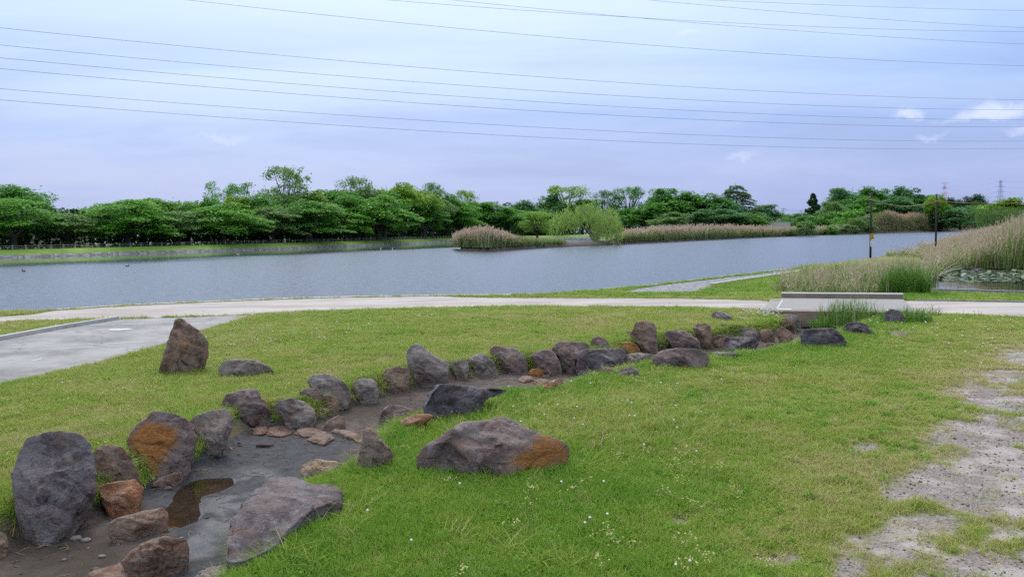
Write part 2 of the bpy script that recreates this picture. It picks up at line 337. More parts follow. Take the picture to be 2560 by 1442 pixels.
def m_water(name, s1, slope, lake=False, col=(.018, .026, .022)):
    m, nt, out = newmat(name); p = posn(nt)
    def nz(sx, sy, sc, det): return nd(nt, 'ShaderNodeVectorMath', {0: nd(nt, 'ShaderNodeTexNoise', {'Vector': nd(nt, 'ShaderNodeMapping', {0: p, 2: (0, 0, R(10)), 3: (sx, sy, 1)}).outputs[0], 'Scale': sc, 'Detail': det, 'Roughness': .6}).outputs[1], 1: (.5, .5, .5)}, operation='SUBTRACT').outputs[0]
    v = nd(nt, 'ShaderNodeVectorMath', {0: nz(.75, 1.0, s1, 3.0), 1: nz(1, 1, s1*4, 2.0)}, operation='ADD').outputs[0]
    k = slope; rough = .03
    if lake:
        big = noise(nt, nd(nt, 'ShaderNodeMapping', {0: p, 3: (.02, .06, 1)}).outputs[0], 1.0, 4, .65)
        calm = attr(nt, 'calm')
        k = math_(nt, 'MULTIPLY', math_(nt, 'MULTIPLY', slope, math_(nt, 'ADD', .75, math_(nt, 'MULTIPLY', big, .5))), math_(nt, 'SUBTRACT', 1.0, math_(nt, 'MULTIPLY', calm, .96)))
        rough = math_(nt, 'ADD', .03, math_(nt, 'MULTIPLY', math_(nt, 'SUBTRACT', 1.0, calm), .22))
    v = nd(nt, 'ShaderNodeVectorMath', {0: v, 3: k}, operation='SCALE').outputs[0]
    v = nd(nt, 'ShaderNodeVectorMath', {0: v, 1: (1, 1, 0)}, operation='MULTIPLY').outputs[0]
    nrm = nd(nt, 'ShaderNodeVectorMath', {0: nd(nt, 'ShaderNodeVectorMath', {0: v, 1: (0, 0, 1)}, operation='ADD').outputs[0]}, operation='NORMALIZE').outputs[0]
    b_ = nd(nt, 'ShaderNodeBsdfPrincipled', {'Base Color': (*col, 1), 'Roughness': rough, 'IOR': 1.333, 'Specular IOR Level': .5, 'Normal': nrm})
    nt.links.new(b_.outputs[0], out.inputs[0]); return m
M = {'ground': m_ground(), 'path': m_path(), 'pad': m_pad(), 'bed': m_bed(), 'gravel': m_gravel(), 'lake': m_water('lake_water', 3.0, .50, True, (.055, .068, .095)), 'pond': m_water('pond_water', 1.6, .03), 'puddle': m_water('puddle_water', 3.0, .01, False, (.012, .008, .004))}
m, nt, out = newmat('puddle_film')              # clear shallow water: the mud shows through, the sky mirrors in it
nt.links.new(nd(nt, 'ShaderNodeMixShader', {0: nd(nt, 'ShaderNodeFresnel', {0: 1.36}).outputs[0], 1: nd(nt, 'ShaderNodeBsdfTransparent', {0: (.74, .60, .42, 1)}).outputs[0], 2: nd(nt, 'ShaderNodeBsdfGlossy', {'Color': (1, 1, 1, 1), 'Roughness': .02}).outputs[0]}).outputs[0], out.inputs[0]); M['puddle'] = m
M['concrete'] = flatmat('concrete', (.225, .215, .205), .85, .16, 5)
M['pale_concrete'] = flatmat('pale_concrete', (.36, .35, .34), .85, .12, 5)
M['brown_concrete'] = flatmat('brown_concrete', (.19, .138, .108), .88, .38, 3)
M['paint'] = flatmat('white_paint', (.42, .42, .44), .7, .12, 9)
M['fargrass'] = flatmat('bank_grass', (.12, .20, .03), .95, .35, .35, .6)
M['farland'] = flatmat('far_land', (.10, .14, .04), .95, .3, .05)
M['bankmud'] = flatmat('bank_mud', (.09, .07, .055), .95, .4, 1.2, .8)

# ------------------------------------------------------------------ near ground: one sheet, cut into lawn and stream bed
def axis(segs):
    a = [segs[0][0]]
    for s, e, st in segs:
        n = max(1, int(round((e-s)/st))); a += list(np.linspace(s, e, n+1)[1:])
    return np.array(a)
gx = axis([(-300, -60, 30), (-60, -24, 2), (-24, -9, .35), (-9, 9, .075), (9, 16, .14), (16, 40, .5), (40, 100, 3), (100, 900, 40)])
gy = axis([(-60, -4, 7), (-4, 3, .5), (3, 15, .07), (15, 24, .12), (24, 36, .3), (36, 70, 1), (70, 420, 10)])
X, Y = np.meshgrid(gx, gy); xs, ys = X.ravel(), Y.ravel(); zs = H(xs, ys)
nx, ny = len(gx), len(gy)
ii = (np.arange(ny-1)[:, None]*nx+np.arange(nx-1)[None]).ravel(); quads = np.stack([ii, ii+1, ii+nx+1, ii+nx], 1)
def blob(x, y, lst, z=0.0, top=1.35, fall=1.0):                    # soft spots: (u, v, rx, ry in photo pixels)
    r = np.zeros(len(x))
    d = np.stack([x, y, np.full(len(x), z)], 1)-EYE
    cz = d@_F; u = CX+FPX*(d@_CR)/np.maximum(cz, .3); v = CY-FPX*(d@_CU)/np.maximum(cz, .3)
    for bu, bv, ru, rv in lst: r = np.maximum(r, np.where(cz > 1, np.clip((top-np.hypot((u-bu)/ru, (v-bv)/rv))/fall, 0, 1), 0))
    return r
BARE = [(2450, 1120, 170, 85), (2330, 1180, 60, 30), (2480, 990, 110, 42), (2560, 1150, 140, 60), (2550, 900, 70, 26), (2230, 1370, 140, 50), (2130, 1430, 60, 45), (2470, 1420, 190, 60), (2680, 1200, 160, 230), (2750, 950, 200, 80), (2450, 1270, 120, 35), (2250, 1240, 70, 22), (2700, 1440, 250, 90), (2520, 1330, 80, 30), (1700, 1300, 40, 14), (2170, 1120, 50, 14), (2350, 1500, 220, 60), (1950, 1400, 70, 20), (2500, 1080, 120, 60), (2540, 1260, 90, 60), (2380, 1230, 130, 40), (2560, 1020, 90, 60), (2330, 1310, 120, 36), (2520, 940, 70, 30)]
def bareness(x, y):
    return np.clip(blob(x, y, BARE, 0, 1.75, 1.35)**1.3*.95-.05+(.62*n2d(x, y, 1.1, 77, 3)+.34*n2d(x, y, 5.0, 78, 3))*np.clip(blob(x, y, [(2450, 1200, 430, 400)])*2, 0, 1), 0, 1)
chd = sdist(xs, ys, CH)
soil = sstep(.34, .05, chd)*sstep(-60, 0, ys)
bare = bareness(xs, ys)*(chd > .3)
fc = quads; cxm = xs[fc].mean(1); cym = ys[fc].mean(1)
cd = np.where((cym < 24) & (np.abs(cxm) < 30), sdist(cxm, cym, CH), 9)
isb = cd < .06+.05*n2d(cxm, cym, 2.5, 3)
def submesh(name, mask, attrs, mat):
    f = quads[mask]; used = np.unique(f); mp = np.full(len(xs), -1); mp[used] = np.arange(len(used))
    return mesh_np(name, np.stack([xs, ys, zs], 1)[used], mp[f], attrs={k: v[used] for k, v in attrs.items()}, mats=(mat,))
ground = link('ground', submesh('ground', ~isb, {'bare': bare, 'soil': soil}, M['ground'])); tag(ground, 'green lawn along the lake shore', kind='structure')
wet = blob(xs, ys, [(600, 1230, 190, 150), (500, 1370, 90, 90), (700, 1150, 170, 50), (560, 1180, 80, 60), (450, 1240, 90, 60), (760, 1100, 140, 25)], -.25)
bsoil = blob(xs, ys, [(200, 1390, 260, 75), (930, 1010, 150, 40), (320, 1260, 110, 50), (600, 1120, 60, 34), (1480, 925, 120, 20), (1750, 880, 300, 26)], -.25)
shine = blob(xs, ys, [(560, 1270, 85, 75), (500, 1360, 50, 50), (640, 1200, 70, 40)], -.25)
bed = link('stream_bed', submesh('stream_bed', isb, {'wet': wet, 'soil': bsoil, 'shine': shine}, M['bed'])); tag(bed, 'drying muddy stream bed winding between boulders', kind='structure')

def sheet(name, poly, mat, z, jag=0.0, step=.25, seed=0, label=None):
    P = []
    n = len(poly)
    for i in range(n):
        a, b = poly[i], poly[(i+1) % n]; k = max(1, int(np.linalg.norm(b-a)/step)); k = min(k, 140)
        for t in range(k): P.append(a+(b-a)*t/k)
    P = np.array(P)
    if jag: P = P+jag*np.stack([n2d(P[:, 0], P[:, 1], 1.6, seed, 4), n2d(P[:, 0]+50, P[:, 1], 1.6, seed+3, 4)], 1)
    import mathutils.geometry as mg
    tri = mg.tessellate_polygon([[Vector((p[0], p[1], 0)) for p in P]])
    V = np.c_[P, np.full(len(P), z)]
    T = np.array(tri); e1 = V[T[:, 1]]-V[T[:, 0]]; e2 = V[T[:, 2]]-V[T[:, 0]]; flip = (e1[:, 0]*e2[:, 1]-e1[:, 1]*e2[:, 0]) < 0
    T[flip] = T[flip][:, ::-1]
    o = link(name, mesh_np(name, V, T, mats=(mat,), smooth=False)); tag(o, label, kind='structure'); return o
sheet('path', PATH_L, M['path'], .010, .16, .22, 1, 'pale sandy path along the water')
sheet('path', PATH_R, M['path'], .010, .16, .22, 2, 'pale sandy path right of the bridge')
sheet('paved_area', PAD, M['pad'], .015, .05, .25, 3, 'cracked grey asphalt area on the left')
sheet('gravel_ramp', RAMP, M['gravel'], .012, .14, .2, 4, 'grey gravel ramp at the shore')
# faded painted lines on the asphalt
for k, (a, b, wd_) in enumerate((((-60, 873), (95, 869), .05), ((110, 868), (250, 862), .05), ((262, 862), (368, 856), .05), ((200, 872), (330, 866), .04), ((150, 817), (365, 811), .06), ((480, 806), (560, 803), .06), ((80, 905), (105, 898), .05), ((0, 903), (40, 901), .04), ((255, 800.5), (420, 797), .05))):
    A, B = G(*a)[:2], G(*b)[:2]; t = (B-A)/np.linalg.norm(B-A); nn = np.array([-t[1], t[0]])*wd_/2
    o = link('painted_line', mesh_np('painted_line', [(*(A-nn), .019), (*(B-nn), .019), (*(B+nn), .019), (*(A+nn), .019)], [[0, 1, 2, 3]], mats=(M['paint'],))); tag(o, kind='structure')
A, B = G(300, 825)[:2], G(330, 825)[:2]
th = np.linspace(0, 2*math.pi, 14)[:-1]; o = link('painted_mark', mesh_np('painted_mark', [(A[0]+.28*math.cos(t)*(1+.15*math.sin(3*t)), A[1]+.16*math.sin(t), .019) for t in th], [list(range(13))], mats=(M['paint'],))); tag(o, kind='structure')

def coping(name, pts, width, top, bottom, mat, label, cat=None, kind=None, step=None):
    pts = np.asarray(pts, float); tan = np.gradient(pts, axis=0); tan /= np.linalg.norm(tan, axis=1)[:, None]; nn = np.stack([-tan[:, 1], tan[:, 0]], 1)
    a, b = pts, pts-nn*width
    V = np.vstack([np.c_[a, np.full(len(a), bottom)], np.c_[a, np.full(len(a), top)], np.c_[b, np.full(len(a), top)], np.c_[b, np.full(len(a), bottom)]]); n = len(a); i = np.arange(n-1)
    Q = np.vstack([np.stack([k*n+i, k*n+i+1, (k+1)*n+i+1, (k+1)*n+i], 1) for k in range(3)])
    Q = np.vstack([Q, [[0, n, 2*n, 3*n], [n-1, 4*n-1, 3*n-1, 2*n-1]]])
    o = link(name, mesh_np(name, V, Q, mats=(mat,), smooth=False)); tag(o, label, cat, None, kind); return o
def resample(p, step):
    p = np.asarray(p, float); d = np.r_[0, np.cumsum(np.linalg.norm(np.diff(p, axis=0), axis=1))]; n = max(2, int(d[-1]/step)+1); t = np.linspace(0, d[-1], n)
    return np.stack([np.interp(t, d, p[:, k]) for k in range(p.shape[1])], 1)
# concrete edging of the shore, laid in lengths
edge = resample(SHORE[4:12], .2)
for k in range(0, len(edge)-1, 12):
    seg = edge[k:k+13].copy()
    if len(seg) < 2: continue
    t = seg[-1]-seg[0]; t = t/np.linalg.norm(t); seg[-1] -= t*.012
    coping('edging_stone', seg, .34, .03, -1.2, M['pale_concrete'], None, None, 'structure')
edge = resample(SHORE[12:17], .3)
for k in range(0, len(edge)-1, 8):
    seg = edge[k:k+9].copy()
    if len(seg) < 2: continue
    t = seg[-1]-seg[0]; t = t/np.linalg.norm(t); seg[-1] -= t*.012
    coping('edging_stone', seg, .3, .03, -1.2, M['concrete'], None, None, 'structure')
coping('ramp_kerb', resample(GP([(1775, 714), (1850, 702), (1928, 691), (1998, 679)]), .4), .16, .09, -.1, M['pale_concrete'], 'pale concrete kerb on the near side of the gravel ramp', 'kerb')
coping('pad_kerb', resample(GP([(-320, 909), (0, 850), (150, 822), (287, 800)]), .4), .13, .10, -.1, M['pale_concrete'], 'low concrete kerb beside the asphalt, left edge of the photo', 'kerb')
coping('path_kerb', resample(GP([(2290, 752.5), (2400, 753), (2560, 756.5), (2800, 761)]), .4), .1, .05, -.1, M['concrete'], 'thin concrete kerb between grass strip and sandy path on the right', 'kerb')
coping('pond_kerb', resample(GP([(2272, 722.5), (2330, 724.5), (2450, 727.5), (2560, 730.5), (2800, 737)]), .4), -.15, .04, -.6, M['concrete'], 'concrete rim along the near side of the lily pond', 'kerb')

# ------------------------------------------------------------------ far land and water
BANK = GP([(-900, 672), (-300, 655), (0, 645.5), (200, 639), (350, 634), (540, 628), (715, 622), (850, 617), (950, 613), (1060, 608), (1130, 605), (1250, 600.5), (1400, 596), (1520, 592.5)], WATER_Z)
BANKS = resample(BANK, 4.0)
SPIT = GP([(1133, 622), (1150, 627), (1220, 629), (1300, 623.5), (1400, 617.5), (1480, 615), (1560, 610.5), (1700, 603.5), (1900, 594), (2100, 586.5), (2200, 583), (2350, 578.5), (2460, 574), (2600, 570.5), (2900, 567)], WATER_Z)
def loft(name, front, rows, mat, label=None, jag=0.0, seed=0, dirv=None):
    f = np.asarray(front); t = np.gradient(f, axis=0); t /= np.linalg.norm(t, axis=1)[:, None]; nn = np.stack([-t[:, 1], t[:, 0]], 1) if dirv is None else np.tile(dirv, (len(f), 1))
    V = []
    for off, z in rows:
        p = f+nn*off; j = jag*n2d(p[:, 0], p[:, 1], .25, seed, 3)
        V.append(np.c_[p, z+j*(abs(z) < 5)])
    n = len(f); i = np.arange(n-1)
    Q = np.vstack([np.stack([k*n+i, k*n+i+1, (k+1)*n+i+1, (k+1)*n+i], 1) for k in range(len(rows)-1)])
    o = link(name, mesh_np(name, np.vstack(V), Q, mats=(mat,))); tag(o, label, kind='structure'); return o
def bank_y(u):                                  # depth of the far waterline on a sight line
    us = np.array([-900, -300, 0, 200, 350, 540, 715, 850, 950, 1060, 1130, 1250, 1400, 1520]); return float(np.interp(u, us, BANK[:, 1]))
m, nt, out = newmat('riprap'); p = posn(nt)
v = nd(nt, 'ShaderNodeTexVoronoi', {'Vector': p, 'Scale': 1.5}); e = nd(nt, 'ShaderNodeTexVoronoi', {'Vector': p, 'Scale': 1.5}, feature='DISTANCE_TO_EDGE').outputs[0]
cc = ramp(nt, nd(nt, 'ShaderNodeSeparateColor', {0: v.outputs['Color']}).outputs[0], [(0, (.09, .087, .09)), (.5, (.155, .148, .15)), (1, (.23, .225, .22))])
cc = mixc(nt, maprange(nt, e, .07, .0), cc, (.06, .06, .055)); fin(nt, out, cc, .9, e, .9, .15); M['riprap'] = m
loft('stone_revetment', BANKS, [(-.5, -1.3), (0, -.82), (.7, -.36), (1.0, -.34)], M['riprap'], 'grey stone revetment along the far waterline', .03, 4)
loft('far_bank', BANKS, [(.68, -.40), (1.2, -.2), (3.6, .46), (7, .5), (12, .47)], M['fargrass'], 'mown grass bank across the lake', .05, 8)
loft('far_ground', BANKS[::6], [(11.5, .44), (40, .3), (400, .4), (3500, .4)], M['farland'], None, 0, 0, np.array([-.25, .97]))
spr = resample(SPIT[5:], 6.0)
loft('far_ground', spr, [(3, .02), (14, .25), (60, .3), (400, .35), (3500, .35)], M['farland'], 'flat land beyond the reeds', .0, 3, np.array([.12, .99]))
loft('reed_bank', resample(SPIT[1:], 1.5), [(-.3, -1.2), (0, -.78), (.5, -.35), (1.6, -.12), (4, .05), (6.5, .08), (9, -.1), (10, -1.2)], M['bankmud'], 'muddy bank below the reeds across the lake', .1, 6, np.array([.1, .995]))
# lake surface: finer towards the far bank, calm in its lee
lx = axis([(-700, -260, 60), (-260, 60, 4), (60, 700, 20)]); ly = axis([(20, 100, 6), (100, 300, 3), (300, 900, 25)])
LX, LY = np.meshgrid(lx, ly); a, b = LX.ravel(), LY.ravel()
calm = sstep(66, 40, dist_line(a, b, BANK, False)+22*n2d(a, b, .035, 12, 4)+sstep(-60, 10, a)*22)
ii = (np.arange(len(ly)-1)[:, None]*len(lx)+np.arange(len(lx)-1)[None]).ravel(); n = len(lx)
o = link('lake', mesh_np('lake', np.c_[a, b, np.full(len(a), WATER_Z)], np.stack([ii, ii+1, ii+n+1, ii+n], 1), attrs={'calm': calm}, mats=(M['lake'],))); tag(o, 'wide rippled grey-blue lake', kind='structure')
sheet('pond_water', np.array([p for p in POND]), M['pond'], -.2, 0, 1.0, 0, 'still lily pond on the right')
big_ = PUD.mean(0)+(PUD-PUD.mean(0))*1.3
sheet('puddle', big_, M['puddle'], float(np.median(H(PUD[:, 0], PUD[:, 1])))-.002, .0, .1, 9, 'shallow brown puddle on the stream bed')

# ------------------------------------------------------------------ boulders
def ico(sub):
    import bmesh
    bm = bmesh.new(); bmesh.ops.create_icosphere(bm, subdivisions=sub, radius=1.0)
    V = np.array([v.co[:] for v in bm.verts]); F = np.array([[v.index for v in f.verts] for f in bm.faces]); bm.free(); return V, F
ICO = {k: ico(k) for k in (3, 4, 5, 6)}
ZO = {'A': (0, 780, 700/1525), 'B': (500, 820, 700/1623), 'C': (1000, 740, 800/2403), 'D': (1400, 660, 960/2560), 'E': (1900, 440, 660/2379)}
ROCKFOOT = []
def rock(label, mat, zm, pts, dep=.9, stain=None, facets=9, rough=.045, sink=.10, stk=1.0, lie=0.0, name='boulder', cat='boulder'):
    ox, oy, s = ZO[zm]; P = np.array([(ox+x*s, oy+y*s) for x, y in pts], float); P = P.mean(0)+(P-P.mean(0))*np.array([1.05, 1.06])
    seed = int(abs(P[0, 0]*7+P[0, 1]*13)) % 9973; rng = np.random.RandomState(seed)
    u0, u1 = P[:, 0].min(), P[:, 0].max(); v0, v1 = P[:, 1].min(), P[:, 1].max()
    cu, cv = (u0+u1)/2, (v0+v1)/2
    def vlow(u):                                # lower edge of the outline in this column
        vs = []
        for a, b in zip(P, np.roll(P, -1, 0)):
            if (a[0]-u)*(b[0]-u) <= 0 and a[0] != b[0]: vs.append(a[1]+(b[1]-a[1])*(u-a[0])/(b[0]-a[0]))
        return max(vs)
    basep = ground_hit(cu, v1-.06*(v1-v0))
    uw = u1-u0; Bl, Br = ground_hit(u0+.16*uw, vlow(u0+.16*uw)), ground_hit(u1-.16*uw, vlow(u1-.16*uw))
    e = Br-Bl; ang = float(np.clip(math.atan2(e[1], e[0])*.8, -.7, .7))*float(np.clip((uw/(v1-v0)-1.25)/.6, 0, 1))
    c0 = at(cu, cv, basep[1]); wid = uw/FPX*basep[1]
    D = dep*.5*math.sqrt(wid*(v1-v0)/FPX*basep[1])*(1-.45*abs(math.sin(ang)))
    c = at(cu, cv, basep[1]+.35*D); dv = c-EYE; dist = np.linalg.norm(dv); vw = dv/dist
    rt0 = np.cross(vw, [0, 0, 1]); rt0 /= np.linalg.norm(rt0)
    ca, sa = math.cos(ang), math.sin(ang); rt = np.array([rt0[0]*ca-rt0[1]*sa, rt0[0]*sa+rt0[1]*ca, 0])
    up0 = np.cross(rt0, vw); up = up0-(up0@rt)*rt; up /= np.linalg.norm(up); fw = np.cross(up, rt)
    if lie:                                     # a slab lying down: its outline is its plan, seen from above
        zt = basep[2]+lie*.55; cc = np.array([G(u, v, zt) for u, v in P]); c = (cc.min(0)+cc.max(0))/2
        rt, up, fw = np.array([1., 0, 0]), np.array([0, 1., 0]), np.array([0, 0, -1.]); D = lie*.75
    def loc2(u, v):                             # the sight line meets the stone's own upright plane
        d = ray(u, v); t = ((c-EYE)@fw)/(d@fw); q = EYE+t*d-c; return q@rt, q@up
    L = np.array([loc2(u, v) for u, v in P]); sx, sz = np.ptp(L[:, 0]), np.ptp(L[:, 1])
    # radius of the outline in every direction
    K = 180; th = np.linspace(-math.pi, math.pi, K, endpoint=False); rad = np.zeros(K)
    for k, t in enumerate(th):
        dx, dz = math.cos(t), math.sin(t); best = 0
        for i in range(len(L)):
            a, b = L[i], L[(i+1) % len(L)]; e = b-a; den = dx*e[1]-dz*e[0]
            if abs(den) < 1e-12: continue
            r = (a[0]*e[1]-a[1]*e[0])/den; q = (a[0]*dz-a[1]*dx)/den
            if r > 0 and -1e-6 <= q <= 1+1e-6: best = max(best, r)
        rad[k] = best
    rad = np.where(rad <= 0, np.median(rad), rad)
    rad = (np.roll(rad, 1)+2*rad+np.roll(rad, -1))/4
    big = max(u1-u0, v1-v0); N, F = ICO[6 if big > 150 else 5 if big > 70 else 4]
    th2 = np.arctan2(N[:, 2], N[:, 0]); rr = np.hypot(N[:, 0], N[:, 2]); ay = np.abs(N[:, 1])
    pw = 4.0 if lie else 2.7; k = (rr**pw+ay**pw)**(-1/pw)
    rt_ = np.interp(th2, np.r_[th, math.pi], np.r_[rad, rad[0]])
    Q = np.stack([rr*k*rt_*np.cos(th2), N[:, 1]*k*D, rr*k*rt_*np.sin(th2)], 1)      # local: right, away, up
    sz_ = math.sqrt(sx*sz)
    for j in range(facets):                     # broken faces turned towards the viewer and the sky
        n = np.array([rng.uniform(-1, 1), -rng.uniform(.35, 1.2) if j % 3 else rng.uniform(.2, 1), rng.uniform(-.5, 1.0)]); n /= np.linalg.norm(n)
        pr = Q@n; d = (rng.uniform(.50, .80) if j % 3 else rng.uniform(.66, .88))*pr.max(); over = np.maximum(pr-d, 0)*np.clip((ay-.12)*2.0, 0, 1); Q = Q-over[:, None]*n*.96
    for j in range(26):                         # smaller chips
        n = np.array([rng.uniform(-1, 1), -rng.uniform(.1, 1.2), rng.uniform(-.6, 1.0)]); n /= np.linalg.norm(n)
        pr = Q@n; d = rng.uniform(.86, .97)*pr.max(); over = np.maximum(pr-d, 0)*np.clip((ay-.12)*2.2, 0, 1); Q = Q-over[:, None]*n
    W = Q/sz_
    wrp = W+.25*np.stack([fbm(W*2.0, seed, 2), fbm(W*2.0+9, seed+1, 2), fbm(W*2.0+17, seed+2, 2)], 1)
    rdg = 1-np.abs(fbm(wrp*2.4, seed+5, 4))*2
    nn = Q/(np.linalg.norm(Q, axis=1)[:, None]+1e-9)
    stra = np.abs(((W@np.array([.35, .25, .9])+.16*fbm(W*1.8, seed+4, 3))*5.5) % 1-.5)*2
    disp = sz_*(rough*1.0*fbm(wrp*2.2, seed+7, 5, .62)-rough*1.3*np.maximum(rdg-.78, 0)*2.5+rough*.6*fbm(W*9, seed+8, 4, .65)+rough*.45*(np.clip(stra*1.6, 0, 1)-.7))
    Q = Q+nn*(disp*np.clip(.45+ay*1.2, 0, 1))[:, None]
    stn = np.zeros(len(Q))
    if stain:
        S = np.array([loc2(ox+x*s, oy+y*s) for x, y in stain]); sd = sdist(Q[:, 0], Q[:, 2], S)
        stn = stk*np.clip(.5-sd/(.22*sz_), 0, 1)*(Q[:, 1] < .35*D)
    fwh = fw
    Wd = c+Q[:, :1]*rt+Q[:, 1:2]*fwh+Q[:, 2:]*up
    if lie: Wd[:, 2] -= lie*.35
    else: neg = np.minimum(Q[:, 2], 0); Wd = Wd+.30*neg[:, None]*up-np.array([0, 0, sink])*sz_*(np.clip(-neg/(sz*.5+1e-6), 0, 1)**2)[:, None]   # the foot goes on below the surface
    org = np.array([basep[0], basep[1], basep[2]])
    o = link(name, mesh_np(name, Wd-org, F, attrs={'stain': stn}, mats=(RM[mat],), smooth=True), loc=org)
    tag(o, label, cat); ROCKFOOT.append((c[0], c[1], .5*sx, min(.5*sx, D), basep[2])); return o

rock('tall bluish-grey rounded boulder at the far left, biggest on the left bank', 'slate', 'A', [(75, 885), (110, 790), (150, 700), (230, 668), (330, 660), (430, 672), (485, 720), (500, 790), (515, 880), (505, 980), (460, 1060), (370, 1140), (290, 1190), (190, 1225), (130, 1150), (95, 1040)], .9, rough=.035, facets=8)
rock('low brown boulder half sunk in grass between the bluish and the orange-faced boulders', 'brown', 'A', [(510, 770), (545, 735), (610, 722), (665, 735), (715, 800), (760, 880), (780, 920), (700, 930), (560, 920), (515, 850)])
rock('boulder with a bright orange rusty face on the left bank', 'violet', 'A', [(700, 710), (715, 650), (770, 600), (830, 552), (890, 550), (980, 568), (1030, 600), (1065, 690), (1045, 760), (1010, 850), (930, 880), (870, 890), (800, 860), (745, 800)], .85, [(705, 700), (760, 620), (820, 600), (900, 610), (965, 640), (960, 720), (900, 770), (850, 850), (800, 830), (740, 780)], rough=.04)
rock('grey and white streaked boulder with brown top right of the orange-faced one', 'grey', 'A', [(1035, 600), (1075, 560), (1150, 540), (1225, 528), (1258, 560), (1255, 640), (1225, 700), (1180, 765), (1130, 740), (1095, 680)])
rock('sloping violet-grey boulder with a notched top above the flat reddish stones', 'violet', 'A', [(1212, 490), (1240, 450), (1320, 422), (1390, 420), (1420, 470), (1465, 540), (1488, 610), (1420, 605), (1330, 580), (1250, 535)])
rock('tall pointed standing stone alone on the lawn beside the asphalt', 'brown', 'A', [(858, 320), (880, 250), (910, 170), (935, 110), (955, 50), (985, 38), (1015, 60), (1045, 85), (1095, 115), (1125, 165), (1128, 215), (1112, 262), (1118, 300), (1130, 345), (1000, 348), (890, 340)], .6, [(930, 180), (950, 90), (1000, 100), (1060, 180), (1040, 210), (960, 200)], stk=.4, rough=.05, name='standing_stone')
rock('flat pale grey boulder on the lawn right of the pointed standing stone', 'grey', 'A', [(1195, 310), (1215, 275), (1260, 260), (1340, 258), (1400, 265), (1460, 295), (1505, 335), (1440, 348), (1340, 360), (1250, 345), (1205, 330)])
rock('rounded rust-brown boulder below the low grassy one, at the mud edge', 'rust', 'A', [(540, 960), (570, 935), (640, 925), (730, 915), (780, 960), (770, 1010), (735, 1090), (660, 1105), (600, 1090), (560, 1040)])
rock('long brown block lying on the mud beside the puddle', 'brown', 'A', [(600, 1150), (640, 1120), (760, 1090), (880, 1068), (905, 1095), (910, 1150), (890, 1200), (780, 1225), (620, 1230), (600, 1200)], .8)
rock('reddish-brown block in the mud at the bottom edge of the photo', 'slab', 'A', [(665, 1360), (720, 1300), (800, 1250), (900, 1225), (1010, 1240), (1025, 1300), (1020, 1380), (1000, 1430), (880, 1450), (740, 1450), (700, 1400)], .9)
rock('small brown stone cut by the left edge of the photo', 'brown', 'A', [(-10, 1195), (30, 1210), (45, 1260), (35, 1310), (0, 1340), (-60, 1330), (-70, 1220)])
rock('flat brown stone on the mud just behind the puddle', 'slab', 'A', [(830, 940), (880, 900), (950, 875), (985, 870), (990, 905), (930, 940), (870, 948)], .9, facets=4)
rock('pale grey slab in the grass at the bottom edge of the photo', 'grey', 'A', [(1020, 1450), (1100, 1400), (1230, 1380), (1340, 1385), (1355, 1420), (1300, 1465), (1150, 1480)], 1.1, facets=4, lie=.12)
rock('thin tan slab lying in the mud left of the reddish-brown block', 'slab', 'A', [(440, 1450), (560, 1390), (665, 1352), (690, 1400), (720, 1450), (600, 1475)], 1.2, facets=3, rough=.02, lie=.07)
rock('long slanting slab-like boulder with pale streaks at the right bank, near the bottom', 'slate', 'B', [(165, 1170), (195, 1110), (270, 1020), (370, 930), (500, 880), (640, 858), (760, 860), (810, 895), (800, 980), (720, 1010), (620, 1060), (520, 1120), (430, 1190), (330, 1240), (240, 1270), (165, 1270)], .8, rough=.035, facets=8, lie=.30)
rock('round boulder speckled with pale lichen above the flat reddish stones', 'grey', 'B', [(430, 450), (470, 420), (530, 408), (600, 430), (655, 470), (668, 520), (640, 560), (580, 585), (520, 570), (480, 520)])
rock('small reddish-violet boulder, left of a touching pair on the far bank', 'violet', 'B', [(575, 375), (620, 348), (680, 350), (715, 385), (700, 430), (620, 425)])
rock('small brown boulder, right of a touching pair on the far bank', 'brown', 'B', [(690, 430), (720, 390), (780, 395), (802, 430), (798, 500), (750, 508), (710, 470)])
rock('rounded grey boulder behind the touching pair of small ones', 'grey', 'B', [(625, 320), (650, 280), (720, 265), (790, 285), (850, 330), (872, 380), (850, 420), (800, 440), (760, 410), (700, 390)])
rock('blocky grey-green boulder alone between the rounded grey and the tan-brown one', 'grey', 'B', [(888, 310), (930, 295), (1000, 300), (1020, 320), (1033, 380), (1020, 430), (980, 442), (920, 420), (895, 360)])
rock('blocky tan-brown boulder just left of the tall saddle-shaped one', 'brown', 'B', [(1055, 270), (1090, 235), (1150, 222), (1205, 235), (1215, 290), (1205, 350), (1160, 372), (1100, 355), (1060, 310)])
rock('tall saddle-shaped grey boulder with a tan patch on its face', 'grey', 'B', [(1200, 150), (1230, 105), (1275, 98), (1310, 130), (1370, 170), (1445, 195), (1435, 260), (1425, 330), (1360, 348), (1290, 335), (1240, 280), (1210, 220)], .7, [(1280, 180), (1320, 200), (1330, 300), (1280, 290)], stk=.35)
rock('small round grey boulder just right of the saddle-shaped one', 'grey', 'B', [(1460, 210), (1500, 185), (1545, 190), (1558, 230), (1545, 285), (1500, 292), (1470, 250)])
rock('dark bluish flat-topped boulder with a long low tail at the right bank', 'dark', 'C', [(200, 820), (240, 740), (300, 670), (380, 662), (450, 680), (560, 690), (700, 700), (790, 712), (780, 735), (640, 745), (585, 800), (570, 850), (480, 885), (400, 905), (330, 908), (280, 880), (210, 885)], .75, rough=.04)
rock('low grey-brown stone left of the dark flat-topped boulder', 'violet', 'B', [(1038, 555), (1050, 490), (1090, 450), (1160, 450), (1230, 470), (1270, 490), (1200, 530), (1130, 560)])
